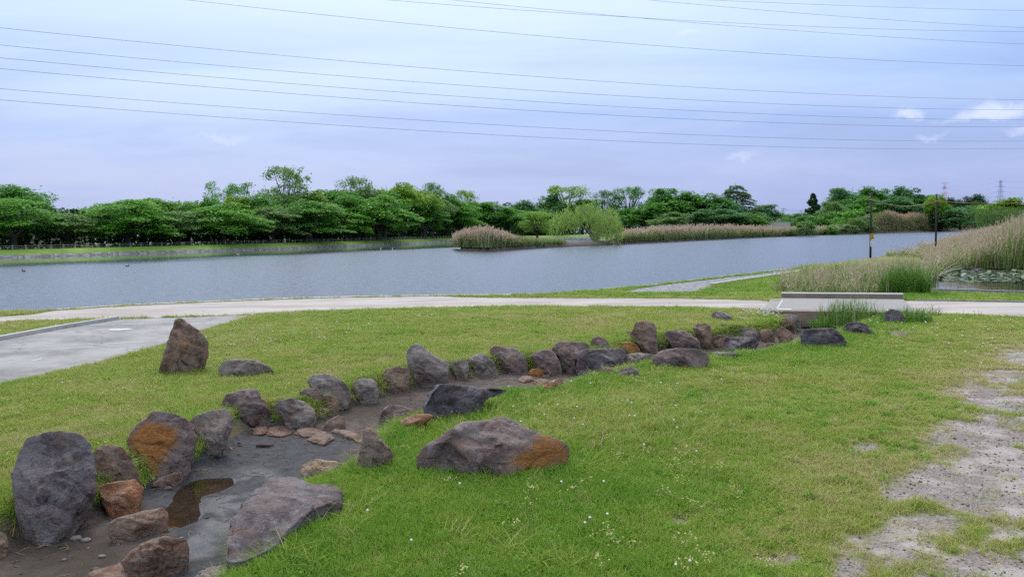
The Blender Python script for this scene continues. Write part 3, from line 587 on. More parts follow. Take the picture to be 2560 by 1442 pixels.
rock('low rusty wedge of stone in the grass, left foot of the dark flat-topped boulder', 'rust', 'B', [(1090, 582), (1160, 540), (1250, 500), (1330, 500), (1345, 520), (1300, 550), (1285, 595), (1240, 590), (1170, 570)])
rock('small brown three-cornered stone right of the lichen-speckled boulder', 'brown', 'B', [(700, 588), (740, 540), (800, 505), (840, 520), (840, 570), (780, 592)])
for lab, pts in (('leftmost of the flat reddish stones laid across the stream', [(300, 590), (320, 560), (380, 560), (395, 590), (360, 607), (310, 607)]), ('second from left of the flat reddish stones across the stream, the thickest', [(380, 600), (400, 570), (460, 562), (520, 575), (530, 600), (470, 616), (400, 613)]), ('middle of the flat reddish stones across the stream, back row', [(545, 602), (590, 578), (680, 580), (730, 595), (720, 618), (600, 620)]), ('flat reddish stone lying foremost on the grey bed, lens shaped', [(620, 635), (680, 605), (750, 605), (778, 630), (720, 666), (650, 652)]), ('rightmost of the flat reddish stones, beside the upright wedge', [(760, 592), (830, 580), (900, 600), (940, 625), (930, 656), (860, 632)])):
    rock(lab, 'slab', 'B', pts, 1.1, facets=5, lie=.055, name='flat_stone', cat='stone')
rock('upright wedge-shaped brown and white boulder at the right bank', 'brown', 'B', [(890, 835), (915, 760), (940, 660), (950, 590), (990, 580), (1020, 610), (1060, 660), (1120, 730), (1090, 765), (1030, 775), (960, 825)], .8)
rock('pale ochre boulder in grass left of the upright wedge', 'tan', 'B', [(580, 845), (600, 795), (660, 762), (760, 770), (830, 790), (845, 830), (780, 865), (680, 868), (600, 870)])
rock('little grey stone in the grass right of the upright wedge', 'grey', 'B', [(1060, 637), (1090, 612), (1150, 615), (1165, 632), (1120, 648)], name='stone', cat='stone')
rock('large low violet-brown boulder with an orange right end, alone on the front lawn', 'violet', 'C', [(150, 1200), (200, 1130), (290, 1080), (400, 1000), (480, 960), (560, 950), (640, 945), (700, 920), (790, 918), (860, 950), (920, 990), (1000, 1020), (1060, 1050), (1170, 1080), (1230, 1110), (1258, 1170), (1220, 1215), (1140, 1255), (1080, 1305), (950, 1315), (820, 1350), (620, 1350), (480, 1320), (330, 1325), (240, 1320), (170, 1250)], .8, [(700, 1250), (850, 1170), (960, 1110), (1100, 1060), (1240, 1100), (1280, 1180), (1150, 1240), (1080, 1290), (960, 1280), (850, 1210), (740, 1260)], facets=10, rough=.035)
rock('rounded pale grey boulder, second right of the saddle-shaped one', 'grey', 'C', [(510, 490), (540, 455), (600, 435), (650, 450), (700, 490), (735, 570), (700, 592), (600, 602), (560, 560), (530, 520)])
rock('leaning flat-topped grey-violet boulder third right of the saddle-shaped one', 'violet', 'C', [(680, 400), (720, 378), (790, 390), (870, 400), (930, 440), (960, 520), (965, 562), (870, 572), (780, 550), (730, 490), (690, 440)])
rock('steep grey-violet boulder just behind the small orange stone', 'violet', 'C', [(980, 450), (1050, 410), (1120, 405), (1160, 430), (1200, 500), (1220, 580), (1200, 602), (1130, 602), (1060, 545), (1000, 490)])
rock('flat-topped brown boulder at the middle of the stone row, behind the long block', 'violet', 'C', [(1140, 400), (1190, 345), (1290, 342), (1390, 350), (1420, 380), (1405, 420), (1380, 540), (1290, 562), (1230, 520), (1190, 450)])
rock('long flat-topped dark block in the middle of the stone row', 'slate', 'C', [(1340, 450), (1380, 400), (1520, 398), (1650, 398), (1690, 425), (1660, 500), (1590, 512), (1480, 545), (1420, 578), (1330, 565)], .8)
rock('small violet peaked boulder behind the long flat-topped block', 'violet', 'C', [(1430, 350), (1450, 315), (1490, 298), (1530, 320), (1570, 360), (1605, 400), (1460, 402)])
rock('rusty orange boulder left of the tall upright one', 'rust', 'C', [(1590, 360), (1640, 345), (1740, 348), (1780, 370), (1805, 420), (1750, 442), (1690, 432), (1650, 402)], .9, [(1650, 350), (1780, 360), (1790, 430), (1700, 430)])
rock('tall upright flat-topped brown boulder, tallest of the right half of the row', 'brown', 'C', [(1730, 290), (1755, 250), (1770, 205), (1840, 195), (1890, 200), (1920, 240), (1925, 330), (1938, 425), (1900, 445), (1840, 435), (1800, 360), (1750, 320)], .7)
rock('small grey stone peeping out left of the tall upright boulder', 'grey', 'C', [(1690, 272), (1715, 262), (1750, 270), (1745, 300), (1710, 292)], name='stone', cat='stone')
rock('dome-shaped violet boulder right of the tall upright one', 'violet', 'C', [(1980, 290), (2010, 268), (2100, 258), (2180, 285), (2240, 340), (2265, 410), (2200, 425), (2100, 405), (2050, 375), (2020, 330)])
rock('low grey boulder between the long block and the big flat one', 'grey', 'C', [(1660, 475), (1700, 440), (1800, 428), (1900, 440), (1912, 480), (1880, 522), (1800, 514), (1680, 514)])
rock('wide flat grey-violet boulder at the lawn edge, in front of the dome-shaped one', 'violet', 'C', [(1895, 500), (1920, 440), (1990, 405), (2100, 396), (2220, 400), (2300, 430), (2318, 480), (2280, 522), (2200, 524), (2110, 552), (2000, 524), (1910, 528)])
rock('small pale pinkish stone in the grass, left of a touching pair', 'slab', 'C', [(1480, 590), (1500, 545), (1550, 528), (1600, 545), (1622, 572), (1590, 602), (1510, 602)])
rock('small grey stone in the grass, right of a touching pair', 'grey', 'C', [(1600, 582), (1650, 555), (1740, 530), (1785, 555), (1797, 608), (1740, 618), (1640, 598)])
rock('small ochre-orange stone at the dry pool, in front of the steep boulder', 'tan', 'C', [(960, 577), (990, 548), (1050, 540), (1110, 552), (1132, 577), (1110, 598), (1050, 602), (1000, 593)], .9, [(960, 560), (1050, 540), (1100, 560), (1080, 600), (980, 590)])
rock('flat reddish stone at the back of the dry pool, left one', 'slab', 'C', [(885, 622), (930, 595), (1000, 600), (1020, 622), (930, 636)], 1.1, facets=3, lie=.07, name='flat_stone', cat='stone')
rock('flat brown stone at the back of the dry pool, right one', 'slab', 'C', [(1000, 637), (1050, 612), (1110, 620), (1130, 642), (1050, 665)], 1.1, facets=3, lie=.07, name='flat_stone', cat='stone')
rock('small dark rusty stone at the right end of the dry pool', 'rust', 'C', [(1055, 728), (1075, 680), (1130, 640), (1190, 620), (1225, 640), (1215, 662), (1150, 665), (1100, 705)])
rock('knobbly upright brown boulder left of the two ring-like stones', 'brown', 'C', [(2200, 240), (2230, 210), (2290, 205), (2330, 225), (2340, 280), (2332, 370), (2290, 398), (2260, 340), (2220, 290)])
rock('dark humped stone on the lawn towards the path, farthest up the slope', 'slate', 'D', [(1010, 337), (1040, 315), (1080, 318), (1130, 345), (1160, 382), (1080, 364), (1020, 358)])
rock('tiny pale stone on the lawn below the dark humped one', 'grey', 'D', [(1055, 407), (1080, 395), (1115, 400), (1130, 422), (1090, 427)], name='stone', cat='stone')
rock('grey boulder with rounded shoulders behind the trapezoid one', 'grey', 'D', [(1125, 440), (1160, 430), (1290, 428), (1320, 460), (1332, 500), (1300, 503), (1150, 493), (1130, 470)])
rock('small brown boulder left of the trapezoid one', 'brown', 'D', [(1015, 500), (1050, 475), (1110, 478), (1127, 497), (1105, 562), (1040, 562), (1020, 530)])
rock('trapezoid grey-violet boulder at the grass edge, flat on top', 'slate', 'D', [(1095, 540), (1110, 495), (1180, 490), (1300, 490), (1315, 530), (1290, 582), (1220, 598), (1150, 582)])
rock('small dark brown boulder right of the trapezoid one', 'brown', 'D', [(1330, 450), (1360, 435), (1410, 440), (1430, 490), (1420, 522), (1350, 512)])
rock('lumpy reddish boulder below the pair by the bridge', 'slab', 'D', [(1445, 440), (1480, 420), (1540, 455), (1562, 480), (1550, 517), (1480, 527), (1455, 490)])
rock('rounded brown boulder, front one of the pair beside the bridge', 'brown', 'D', [(1455, 395), (1480, 360), (1520, 355), (1555, 380), (1572, 430), (1545, 462), (1490, 442)])
rock('dark arched boulder, rear one of the pair beside the bridge', 'slate', 'D', [(1485, 350), (1530, 335), (1580, 345), (1605, 390), (1602, 442), (1570, 442), (1540, 390)])
rock('big dark angular boulder at the right end of the row, shaded underneath', 'dark', 'D', [(1610, 480), (1630, 440), (1700, 430), (1820, 430), (1870, 470), (1910, 522), (1850, 532), (1800, 562), (1720, 548), (1620, 538)])
rock('low bluish boulder in the grass in front of the green reeds', 'dark', 'D', [(1885, 430), (1920, 395), (1980, 385), (2040, 400), (2060, 430), (2120, 467), (2040, 482), (1920, 473)])
rock('bluish pointed boulder at the right end of the green reeds', 'dark', 'D', [(2155, 382), (2170, 325), (2205, 303), (2250, 310), (2300, 360), (2320, 402), (2240, 398), (2170, 403)])
rock('small flat reddish stone in front of the bluish pointed boulder', 'slab', 'D', [(2165, 437), (2200, 420), (2255, 425), (2262, 442), (2180, 448)], 1.0, facets=3, name='flat_stone', cat='stone')
rock('thin grey slab flush with the grass, in front of the bluish pointed boulder', 'grey', 'D', [(2170, 457), (2250, 450), (2340, 462), (2300, 474), (2200, 473)], 1.2, facets=3, lie=.06, name='flat_stone', cat='stone')
rock('flat grey slab in the stream right of the wide flat boulder', 'grey', 'D', [(950, 602), (1000, 585), (1150, 590), (1190, 607), (1150, 622), (1000, 618)], 1.0, facets=3, name='flat_stone', cat='stone')
rock('small flat brown stone in the stream below the small dark brown boulder', 'brown', 'D', [(1365, 537), (1390, 522), (1440, 530), (1457, 547), (1400, 558)], name='flat_stone', cat='stone')
rock('grey boulder standing in the lily pond', 'slate', 'E', [(1870, 890), (1890, 850), (1940, 832), (2010, 835), (2022, 855), (1990, 892), (1930, 915)], sink=.3)
rock('low dark rock at the back of the lily pond, against the reeds', 'dark', 'E', [(1830, 848), (1870, 825), (1930, 818), (1945, 838), (1880, 856)], sink=.3)
rock('dark rock at the near left corner of the lily pond', 'dark', 'E', [(1540, 978), (1600, 945), (1690, 955), (1730, 990), (1725, 1025), (1560, 1010)], sink=.3)
rock('grey rock among the dry reeds just behind the bridge', 'slate', 'E', [(755, 1052), (780, 1005), (840, 985), (890, 1000), (892, 1058)])

# small loose stones and a curved twig
rng = np.random.RandomState(4)
for u, v, r, lab in ((190, 1348, .035, 'left of two grey pebbles right of the bluish boulder foot'), (215, 1352, .03, 'right of two grey pebbles right of the bluish boulder foot'), (255, 1392, .022, 'whitish pebble alone on the mud left of the reddish block'), (240, 1425, .025, 'whitish pebble on the mud nearest the bottom edge'), (400, 1208, .04, 'dark pebble behind the puddle, left of two'), (420, 1222, .03, 'dark pebble behind the puddle, right of two'), (160, 1400, .016, 'tiny dark pebble farthest left on the mud'), (455, 1345, .014, 'tiny pebble on the wet mud below the puddle'), (150, 1328, .03, 'pebble tucked under the foot of the bluish boulder')):
    V, F = ICO[3]; p = ground_hit(u, v); q = V*(r*np.array([1.3, 1, .6]))*(1+.25*fbm(V*1.7+u, int(u), 3))[:, None]
    tag(link('pebble', mesh_np('pebble', q, F, attrs={'stain': np.zeros(len(V))}, mats=(RM['grey'],)), loc=p+np.array([0, 0, r*.3])), lab, 'pebble', 'pebbles on the stream mud')
m_twig = flatmat('twig', (.42, .38, .30), .8)
tp = [ground_hit(u, v)+np.array([0, 0, .05+.05*math.sin(k)]) for k, (u, v) in enumerate(((1498, 1093), (1506, 1100), (1508, 1112), (1503, 1124), (1497, 1130)))]
tag(MB().tube(tp, .0035, 6).build('twig', flatmat('dry_twig', (.22, .19, .14), .8)), 'pale curved twig in the grass right of the orange-ended boulder', 'twig')
m_bark = flatmat('driftwood', (.05, .038, .03), .9)
tp = [ground_hit(u, v)+np.array([0, 0, .02]) for u, v in ((640, 1118), (655, 1117), (672, 1118), (684, 1117))]
tag(MB().tube(tp, [.014, .018, .016, .008], 6).build('dead_branch', m_bark), 'short dark dead branch on the wet mud', 'branch')
m_leaf = flatmat('dead_leaf', (.42, .17, .05), .7)
for u, v, s, lab in ((150, 1322, .06, 'fallen orange-brown leaf at the foot of the bluish boulder'), (1025, 1000, .05, 'fallen orange leaf on dark soil below the tan-brown boulder'), (600, 1113, .05, 'fallen brown leaf left of the dead branch'), (575, 1125, .04, 'smaller fallen leaf at the left edge of the wet mud'), (172, 1378, .03, 'tiny reddish leaf on the mud at lower left')):
    p = ground_hit(u, v)+np.array([0, 0, .02]); a = rng.uniform(0, 6)
    V = [(-s, 0, .0), (-s*.2, -s*.4, .012), (s, 0, .004), (-s*.2, s*.4, .015), (0, 0, -.004)]
    o = link('dead_leaf', mesh_np('dead_leaf', V, [[0, 1, 4], [1, 2, 4], [2, 3, 4], [3, 0, 4]], mats=(m_leaf,)), loc=p); o.rotation_euler = (rng.uniform(-.3, .3), rng.uniform(-.3, .3), a)
    tag(o, lab, 'leaf', 'fallen leaves by the stream')

# ------------------------------------------------------------------ bridge
br = link('footbridge', None); tag(br, 'low concrete slab bridge with brown kerbs carrying the path over the stream', 'bridge')
a0, a1 = G(1927, 790, .0)[:2], G(2300, 795, .0)[:2]; b0, b1 = G(1955, 748, .0)[:2], G(2256, 751, .0)[:2]
org = np.array([*((a0+a1+b0+b1)/4), 0]); br.location = org
def prism(mb, quad, z0, z1):
    q = np.array(quad)-org[:2]; V = np.vstack([np.c_[q, np.full(4, z0)], np.c_[q, np.full(4, z1)]]); mb.add(V, [[0, 3, 2, 1], [4, 5, 6, 7], [0, 1, 5, 4], [1, 2, 6, 5], [2, 3, 7, 6], [3, 0, 4, 7]]); return mb
def lerp(a, b, t): return a+(b-a)*t
prism(MB(), [a0, a1, b1, b0], -.16, .06).build('deck', M['concrete'], br)
prism(MB(), [lerp(a0, b0, -.03), lerp(a1, b1, -.03), lerp(a1, b1, .05), lerp(a0, b0, .05)], -.05, .14).build('kerb', M['brown_concrete'], br)
prism(MB(), [lerp(a0, b0, .95), lerp(a1, b1, .95), lerp(a1, b1, 1.02), lerp(a0, b0, 1.02)], -.05, .18).build('kerb', M['brown_concrete'], br)
prism(MB(), [lerp(lerp(a0, b0, .95), lerp(a1, b1, .95), -.003), lerp(lerp(a0, b0, .95), lerp(a1, b1, .95), 1.003), lerp(lerp(a0, b0, 1.02), lerp(a1, b1, 1.02), 1.003), lerp(lerp(a0, b0, 1.02), lerp(a1, b1, 1.02), -.003)], .183, .205).build('kerb_cap', M['pale_concrete'], br)
prism(MB(), [lerp(lerp(a0, b0, -.05), lerp(a1, b1, -.05), -.02), lerp(a1, b1, -.05), lerp(a1, b1, 0), lerp(a0, b0, 0)], -.22, -.053).build('edge_beam', M['brown_concrete'], br)
for s0, s1 in ((-.03, .06), (.94, 1.03)):
    prism(MB(), [lerp(a0, a1, s0), lerp(a0, a1, s1), lerp(b0, b1, s1), lerp(b0, b1, s0)], -.7, -.163).build('abutment', M['concrete'], br)
prism(MB(), [lerp(lerp(a0, b0, .06), lerp(a1, b1, .06), -.07), lerp(lerp(a0, b0, .06), lerp(a1, b1, .06), -.003), lerp(lerp(a0, b0, .94), lerp(a1, b1, .94), -.003), lerp(lerp(a0, b0, .94), lerp(a1, b1, .94), -.09)], -.2, .045).build('approach_slab', M['concrete'], br)
for s0, s1, t0, t1 in ((.015, .025, .25, .8), (.03, .13, .13, .26), (.80, .90, .12, .25)):
    prism(MB(), [lerp(lerp(a0, a1, s0), lerp(b0, b1, s0), t0), lerp(lerp(a0, a1, s1), lerp(b0, b1, s1), t0), lerp(lerp(a0, a1, s1), lerp(b0, b1, s1), t1), lerp(lerp(a0, a1, s0), lerp(b0, b1, s0), t1)], .055, .064).build('painted_mark', M['paint'], br)

# ------------------------------------------------------------------ poles with ropes and the warning signs
m_pole = flatmat('dark_wood', (.035, .028, .026), .85, .3, 4); m_rope = flatmat('rope', (.30, .17, .10), .9); m_band = flatmat('orange_band', (.42, .13, .05), .7)
m_yel = flatmat('sign_yellow', (.55, .34, .02), .5, .05); m_wht = flatmat('sign_white', (.62, .62, .64), .5, .04); m_ink = flatmat('sign_ink', (.10, .055, .02), .6, .05); m_gry = flatmat('sign_grey', (.35, .36, .40), .6, .05)
def pole(u, v, Y, h, label):
    p = at(u, v, Y); r = link('rope_pole', None, loc=(p[0], p[1], 0)); tag(r, label, 'pole')
    top = at(u, v, Y)[2]
    MB().tube([(0, 0, -.3), (0, 0, top*.5), (0, 0, top)], [.075, .07, .066], 12).build('shaft', m_pole, r, True)
    MB().tube([(0, 0, top-.62), (0, 0, top-.5)], [.085, .085], 12).build('rope_band', m_band, r, True)
    return r, np.array([p[0], p[1], top-.56])
p1, e1 = pole(2178.5, 480, 57, 4.6, 'dark wooden pole carrying the yellow and white signs, left of two')
p2, e2 = pole(2342, 485, 62.5, 4.6, 'dark wooden pole without signs, right of two')
e3 = at(2640, 500, 70)
def sag(a, b, s, n=24): t = np.linspace(0, 1, n)[:, None]; q = a+(b-a)*t; q[:, 2] -= (4*s*t*(1-t))[:, 0]; return q
tag(MB().tube(sag(e1, e2, .42), .028, 5).build('rope', m_rope), 'sagging brown rope strung between the two dark poles', 'rope')
tag(MB().tube(sag(e2, e3, .25), .028, 5).build('rope', m_rope), 'brown rope running right from the right dark pole out of the photo', 'rope')
tag(p3 := link('rope_pole', None, loc=(e3[0], e3[1], 0)), 'dark wooden pole beyond the right edge of the photo', 'pole'); MB().tube([(0, 0, -.3), (0, 0, e3[2]+.56)], [.075, .066], 12).build('shaft', m_pole, p3, True)
def sign(u0, v0, u1, v1, Y, mat, nm, label):
    A, B = at(u0, v0, Y), at(u1, v1, Y); c = (A+B)/2; wd_, hg = abs(B[0]-A[0]), abs(A[2]-B[2]); s = link(nm, None, loc=c); tag(s, label, 'sign')
    MB().box((0, 0, 0), (wd_, .02, hg)).build('board', mat, s); return s, wd_, hg
s, a, b = sign(2176, 584, 2184.5, 598, 56.87, m_yel, 'warning_sign', 'yellow warning sign with dark figure on the left dark pole')
MB().box((0, -.013, b*.34), (a*.84, .006, b*.1)).build('lettering', m_ink, s)
MB().tube([(-a*.3, -.013, -b*.3), (-.02, -.013, -b*.25), (a*.2, -.013, -b*.12), (a*.3, -.013, -b*.28)], [.02, .045, .06, .025], 6).build('figure', m_ink, s)
MB().box((-a*.1, -.013, b*.12), (a*.5, .006, b*.04)).build('lettering', m_ink, s)
s, a, b = sign(2176, 599.5, 2184, 616, 56.87, m_wht, 'notice_board', 'white notice below the yellow sign on the left dark pole')
for z, f in ((.38, .7), (.3, .6), (-.05, .4), (-.25, .5), (-.3, .6)): MB().box((-a*.1, -.013, b*z), (a*f, .006, b*.035)).build('lettering', m_gry, s)

# ------------------------------------------------------------------ overhead power lines
m_wire = flatmat('wire', (.17, .18, .24), .5, .05)
def wire(pts, plane, rad, label, ext=60):
    Q = []
    y0, k = plane                               # vertical plane y = y0 + k x
    for u, v in pts:
        d = ray(u, v); t = (y0-EYE[1]+k*EYE[0])/(d[1]-k*d[0]); Q.append(EYE+t*d)
    Q = np.array(Q); x = Q[:, 0]; cf = np.polyfit(x, Q[:, 2], 2 if len(pts) > 2 else 1)
    if len(cf) == 3 and cf[0] < 0: cf = np.polyfit(x, Q[:, 2], 1)
    xx = np.linspace(x.min()-ext, x.max()+ext, 60)
    o = MB().tube(np.stack([xx, y0+k*xx, np.polyval(cf, xx)], 1), rad, 5).build('power_line', m_wire, None, True); tag(o, label, 'wire', 'overhead power lines')
PA, PB, PC = (88, .42), (70, .38), (104, .45)
wire([(0, 250), (1300, 341), (2560, 371)], PC, .021, 'lowest overhead power line of all, crossing the whole sky')
wire([(0, 222), (1300, 316), (2560, 353)], PC, .021, 'second lowest overhead power line crossing the whole sky')
wire([(0, 172), (1300, 275), (2560, 317.5)], PA, .019, 'third lowest overhead power line crossing the whole sky')
wire([(0, 145), (1300, 252), (2560, 300)], PA, .019, 'fourth lowest overhead power line crossing the whole sky')
wire([(0, 113), (1300, 224), (2560, 275)], PA, .019, 'fifth lowest overhead power line crossing the whole sky')
wire([(0, 70), (1300, 189), (2560, 250)], PA, .019, 'sixth lowest overhead power line, uppermost that reaches the left edge')
wire([(462, 0), (1300, 86), (2560, 165)], PB, .0155, 'overhead power line leaving the top edge left of the middle')
wire([(960, 0), (1568, 43.5), (2560, 80)], PB, .014, 'flatter of the two crossing overhead power lines at the top')
wire([(1123, 0), (1568, 43), (2560, 111)], PB, .014, 'steeper of the two crossing overhead power lines at the top')
wire([(1615, 0), (2080, 40), (2560, 70)], PB, .014, 'second overhead power line from the top right corner')
wire([(1760, 0), (2150, 16), (2560, 27.5)], PB, .014, 'overhead power line nearest the top right corner')

def pylon(u, vtop, Y, mats, label, wires=False):
    t = at(u, vtop, Y); h = t[2]; r = link('pylon', None, loc=(t[0], t[1], 0)); tag(r, label, 'pylon')
    W = lambda z: 3.6*(1-z/h)**1.1+.8
    n = 12; zz = np.linspace(0, h, n+1); mbs = [MB() for _ in mats]
    for k in range(n):
        mb = mbs[k % len(mats)]; z0, z1 = zz[k], zz[k+1]; w0, w1 = W(z0), W(z1)
        for sx, sy in ((1, 1), (1, -1), (-1, 1), (-1, -1)):
            mb.tube([(sx*w0, sy*w0, z0), (sx*w1, sy*w1, z1)], .2, 4, False)
        for sy in (-1, 1): mb.tube([(-w0, sy*w0, z0), (w1, sy*w1, z1)], .12, 4, False); mb.tube([(w0, sy*w0, z0), (-w1, sy*w1, z1)], .12, 4, False)
    for mb, mt_ in zip(mbs, mats): tag(mb.build('lattice', mt_, r), kind='stuff')
    for f, l in ((.97, 5.5), (.86, 6.5), (.75, 6.5), (.64, 7)):
        MB().tube([(-l, 0, f*h), (0, 0, f*h+.8), (l, 0, f*h)], [.14, .4, .14], 4).build('cross_arm', mats[0], r)
    return t
m_red = flatmat('pylon_red', (.45, .16, .13), .6); m_pw = flatmat('pylon_white', (.62, .62, .66), .6); m_pg = flatmat('pylon_grey', (.25, .27, .33), .6)
t1 = pylon(2362, 455, 1100, (m_red, m_pw), 'distant red and white lattice pylon on the right horizon')
t2 = pylon(2502, 451, 1000, (m_pg,), 'distant grey lattice pylon on the right horizon')
for k, (f, dx) in enumerate(((.97, 5.5), (.86, 6.5), (.75, 6.5))):
    a = np.array([t2[0]+dx, t2[1], t2[2]*f]); b = at(2720, 400+k*26, 600)
    tag(MB().tube(sag(a, b, 6), .11, 4).build('power_line', m_wire), 'thin wire from the distant grey pylon to the right, %s of three' % ('topmost', 'middle', 'lowest')[k], 'wire')
    a2 = np.array([t1[0]+dx*.8, t1[1], t1[2]*f]); b2 = np.array([t2[0]-dx, t2[1], t2[2]*f])
    tag(MB().tube(sag(a2, b2, 5), .07, 4).build('power_line', m_wire), 'thin wire between the two distant pylons, %s of three' % ('topmost', 'middle', 'lowest')[k], 'wire')
def upole(u, v, Y, label):
    t = at(u, v, Y); r = link('utility_pole', None, loc=(t[0], t[1], 0)); tag(r, label, 'utility pole')
    MB().tube([(0, 0, 0), (0, 0, t[2])], [.3, .22], 8).build('shaft', m_pg, r, True)
    for z in (.96, .88): MB().box((0, 0, t[2]*z), (2.6, .2, .2)).build('cross_arm', m_pg, r)
    return t
q1 = upole(1958, 520, 420, 'distant utility pole right of the pale layered conifer'); q2 = upole(2003, 524, 480, 'distant utility pole left of the dark conifer')
tag(MB().tube(sag(q1-np.array([0, 0, .5]), q2-np.array([0, 0, .5]), .6), .06, 4).build('power_line', m_wire), 'short distant wire between the two utility poles', 'wire')

# ------------------------------------------------------------------ far fence
m_fp = flatmat('fence_post', (.25, .24, .215), .9, .2, 2)
fl = BANKS; t = np.gradient(fl, axis=0); t /= np.linalg.norm(t, axis=1)[:, None]; fl = fl+np.stack([-t[:, 1], t[:, 0]], 1)*6.2
fp = resample(fl[fl[:, 0] > -150], 2.15); fp = fp[(fp[:, 1] < 330)]
FZ = .44
fn = link('path_fence', None, loc=(fp[len(fp)//2][0], fp[len(fp)//2][1], FZ)); tag(fn, 'low post-and-rail fence along the grass bank across the lake', 'fence')
o0 = np.array([fp[len(fp)//2][0], fp[len(fp)//2][1], FZ])
pm = MB().box((0, 0, .37), (.17, .17, .95), 0, .92).mesh('post', (m_fp,))
for p in fp: link('post', pm, fn, (p[0]-o0[0], p[1]-o0[1], 0))
for z in (.68, .34): MB().tube(np.c_[fp-o0[:2], np.full(len(fp), z)], .035, 4).build('rail', m_fp, fn)

# ------------------------------------------------------------------ people and birds across the water
def skin(name, nodes, edges, rad, mat, parent):
    me = bpy.data.meshes.new(name); me.from_pydata([tuple(n) for n in nodes], edges, []); me.materials.append(mat); o = link(name, me, parent)
    sk = o.modifiers.new('skin', 'SKIN'); sk.use_smooth_shade = True
    for i, r in enumerate(rad): me.skin_vertices[0].data[i].radius = (r, r)
    me.skin_vertices[0].data[0].use_root = True
    su = o.modifiers.new('sub', 'SUBSURF'); su.levels = 1; su.render_levels = 1; return o
mm = {k: flatmat('cloth_'+k, v, .85, .08) for k, v in dict(pink=(.62, .38, .48), navy=(.03, .035, .07), black=(.02, .02, .028), white=(.62, .61, .62), tan=(.38, .30, .24), skin=(.48, .30, .22), hair=(.03, .022, .02), grey=(.16, .15, .16)).items()}
def person(u, Y, heading, top, legs, stride, label, bag=None):
    x = horizon_x(u, Y); r = link('person', None, loc=(x, Y, .46)); r.rotation_euler = (0, 0, heading); tag(r, label, 'person')
    s = stride
    body = [(0, 0, .92), (0, 0, 1.12), (0, 0, 1.36), (0, .01, 1.48), (0, .02, 1.56), (0, .03, 1.66), (.1, 0, .88), (.11, s*.6, .48), (.11, s*.7-.05, .08), (.11, s*.7+.1, .04), (-.1, 0, .88), (-.11, -s*.4, .48), (-.11, -s, .1), (-.11, -s+.13, .05), (.19, 0, 1.40), (.24, -s*.5, 1.13), (.23, -s*.4+.08, .9), (-.19, 0, 1.40), (-.24, s*.5, 1.13), (-.23, s*.5+.12, .92)]
    E = [(0, 1), (1, 2), (2, 3), (3, 4), (4, 5), (0, 6), (6, 7), (7, 8), (8, 9), (0, 10), (10, 11), (11, 12), (12, 13), (3, 14), (14, 15), (15, 16), (3, 17), (17, 18), (18, 19)]
    rad = [.15, .13, .16, .10, .055, .105, .09, .06, .045, .04, .09, .06, .045, .04, .055, .042, .035, .055, .042, .035]
    skin('body', body, E, rad, mm['skin'], r)
    ti = [0, 1, 2, 3, 14, 15, 16, 17, 18, 19]; mp = {a: b for b, a in enumerate(ti)}
    skin('jacket', [body[i] for i in ti], [(mp[a], mp[b]) for a, b in E if a in mp and b in mp], [rad[i]+.02 for i in ti], mm[top], r)
    li = [0, 6, 7, 8, 10, 11, 12]; mp = {a: b for b, a in enumerate(li)}
    skin('trousers', [body[i] for i in li], [(mp[a], mp[b]) for a, b in E if a in mp and b in mp], [rad[i]+.022 for i in li], mm[legs], r)
    V, F = ICO[3]; hv = V*np.array([.118, .125, .13]); hv = hv[:, :]+np.array([0, .005, 1.70]); hv[:, 1] = np.where((hv[:, 1] > .06) & (hv[:, 2] < 1.72), .06, hv[:, 1])
    link('hair', mesh_np('hair', hv, F, mats=(mm['hair'],)), r)
    if bag: MB().box((0, -.2, 1.2), (.3, .14, .42), 0, .8).build('shoulder_cloth', mm[bag], r)
    return r
person(478.5, bank_y(478)+7.4, R(-80), 'pink', 'navy', .12, 'person in a pink top walking behind the fence, leftmost of three')
person(675, bank_y(675)+7.6, R(90), 'grey', 'black', .15, 'person in dark clothes with pale shoulders behind the fence, middle of three', 'tan')
person(711.5, bank_y(711)+7.6, R(85), 'black', 'white', .32, 'person in a black top and white trousers striding, rightmost of three')
m_duck = flatmat('duck_dark', (.04, .035, .03), .7); m_pd = flatmat('duck_pale', (.40, .30, .24), .7); m_bill = flatmat('bill', (.35, .22, .06), .5)
def duck(u, v, mat, sc_, rz, label):
    p = G(u, v, WATER_Z); r = link('duck', None, loc=(p[0], p[1], WATER_Z)); r.scale = (sc_,)*3; r.rotation_euler = (0, 0, rz); tag(r, label, 'duck', 'ducks on the lake')
    V, F = ICO[3]; b = V*np.array([.26, .12, .1]); b[:, 2] += .05+.12*np.clip(-V[:, 0]-.4, 0, 1)**1.5; b[:, 1] *= (1-.5*np.clip(-V[:, 0], 0, 1)); link('body', mesh_np('body', b, F, mats=(mat,)), r)
    MB().tube([(.18, 0, .08), (.22, 0, .18), (.23, 0, .27), (.26, 0, .31), (.29, 0, .3)], [.06, .042, .045, .055, .03], 8).build('neck_and_head', mat, r, True)
    MB().tube([(.29, 0, .3), (.36, 0, .285)], [.025, .012], 6).build('bill', m_bill, r, True)
duck(60, 679, m_duck, .8, 2.9, 'dark duck on the water near the left edge'); duck(318, 666, m_duck, .75, .2, 'dark duck on the water below the second clump of front trees'); duck(595, 636, m_pd, .9, .5, 'pale brown duck in the green reflection by the far bank')
for u, n in ((952, 'left'), (981, 'right')):
    p = G(u, 625, WATER_Z); s = link('marker_stake', None, loc=(p[0], p[1], WATER_Z)); tag(s, 'thin white stake standing in the water, %s of two' % n, 'stake')
    MB().tube([(0, 0, -.5), (0, 0, .42)], .05, 8).build('shaft', m_wht, s, True); MB().tube([(0, 0, .422), (0, 0, .5)], [.07, .03], 8).build('cap', m_wht, s, True)

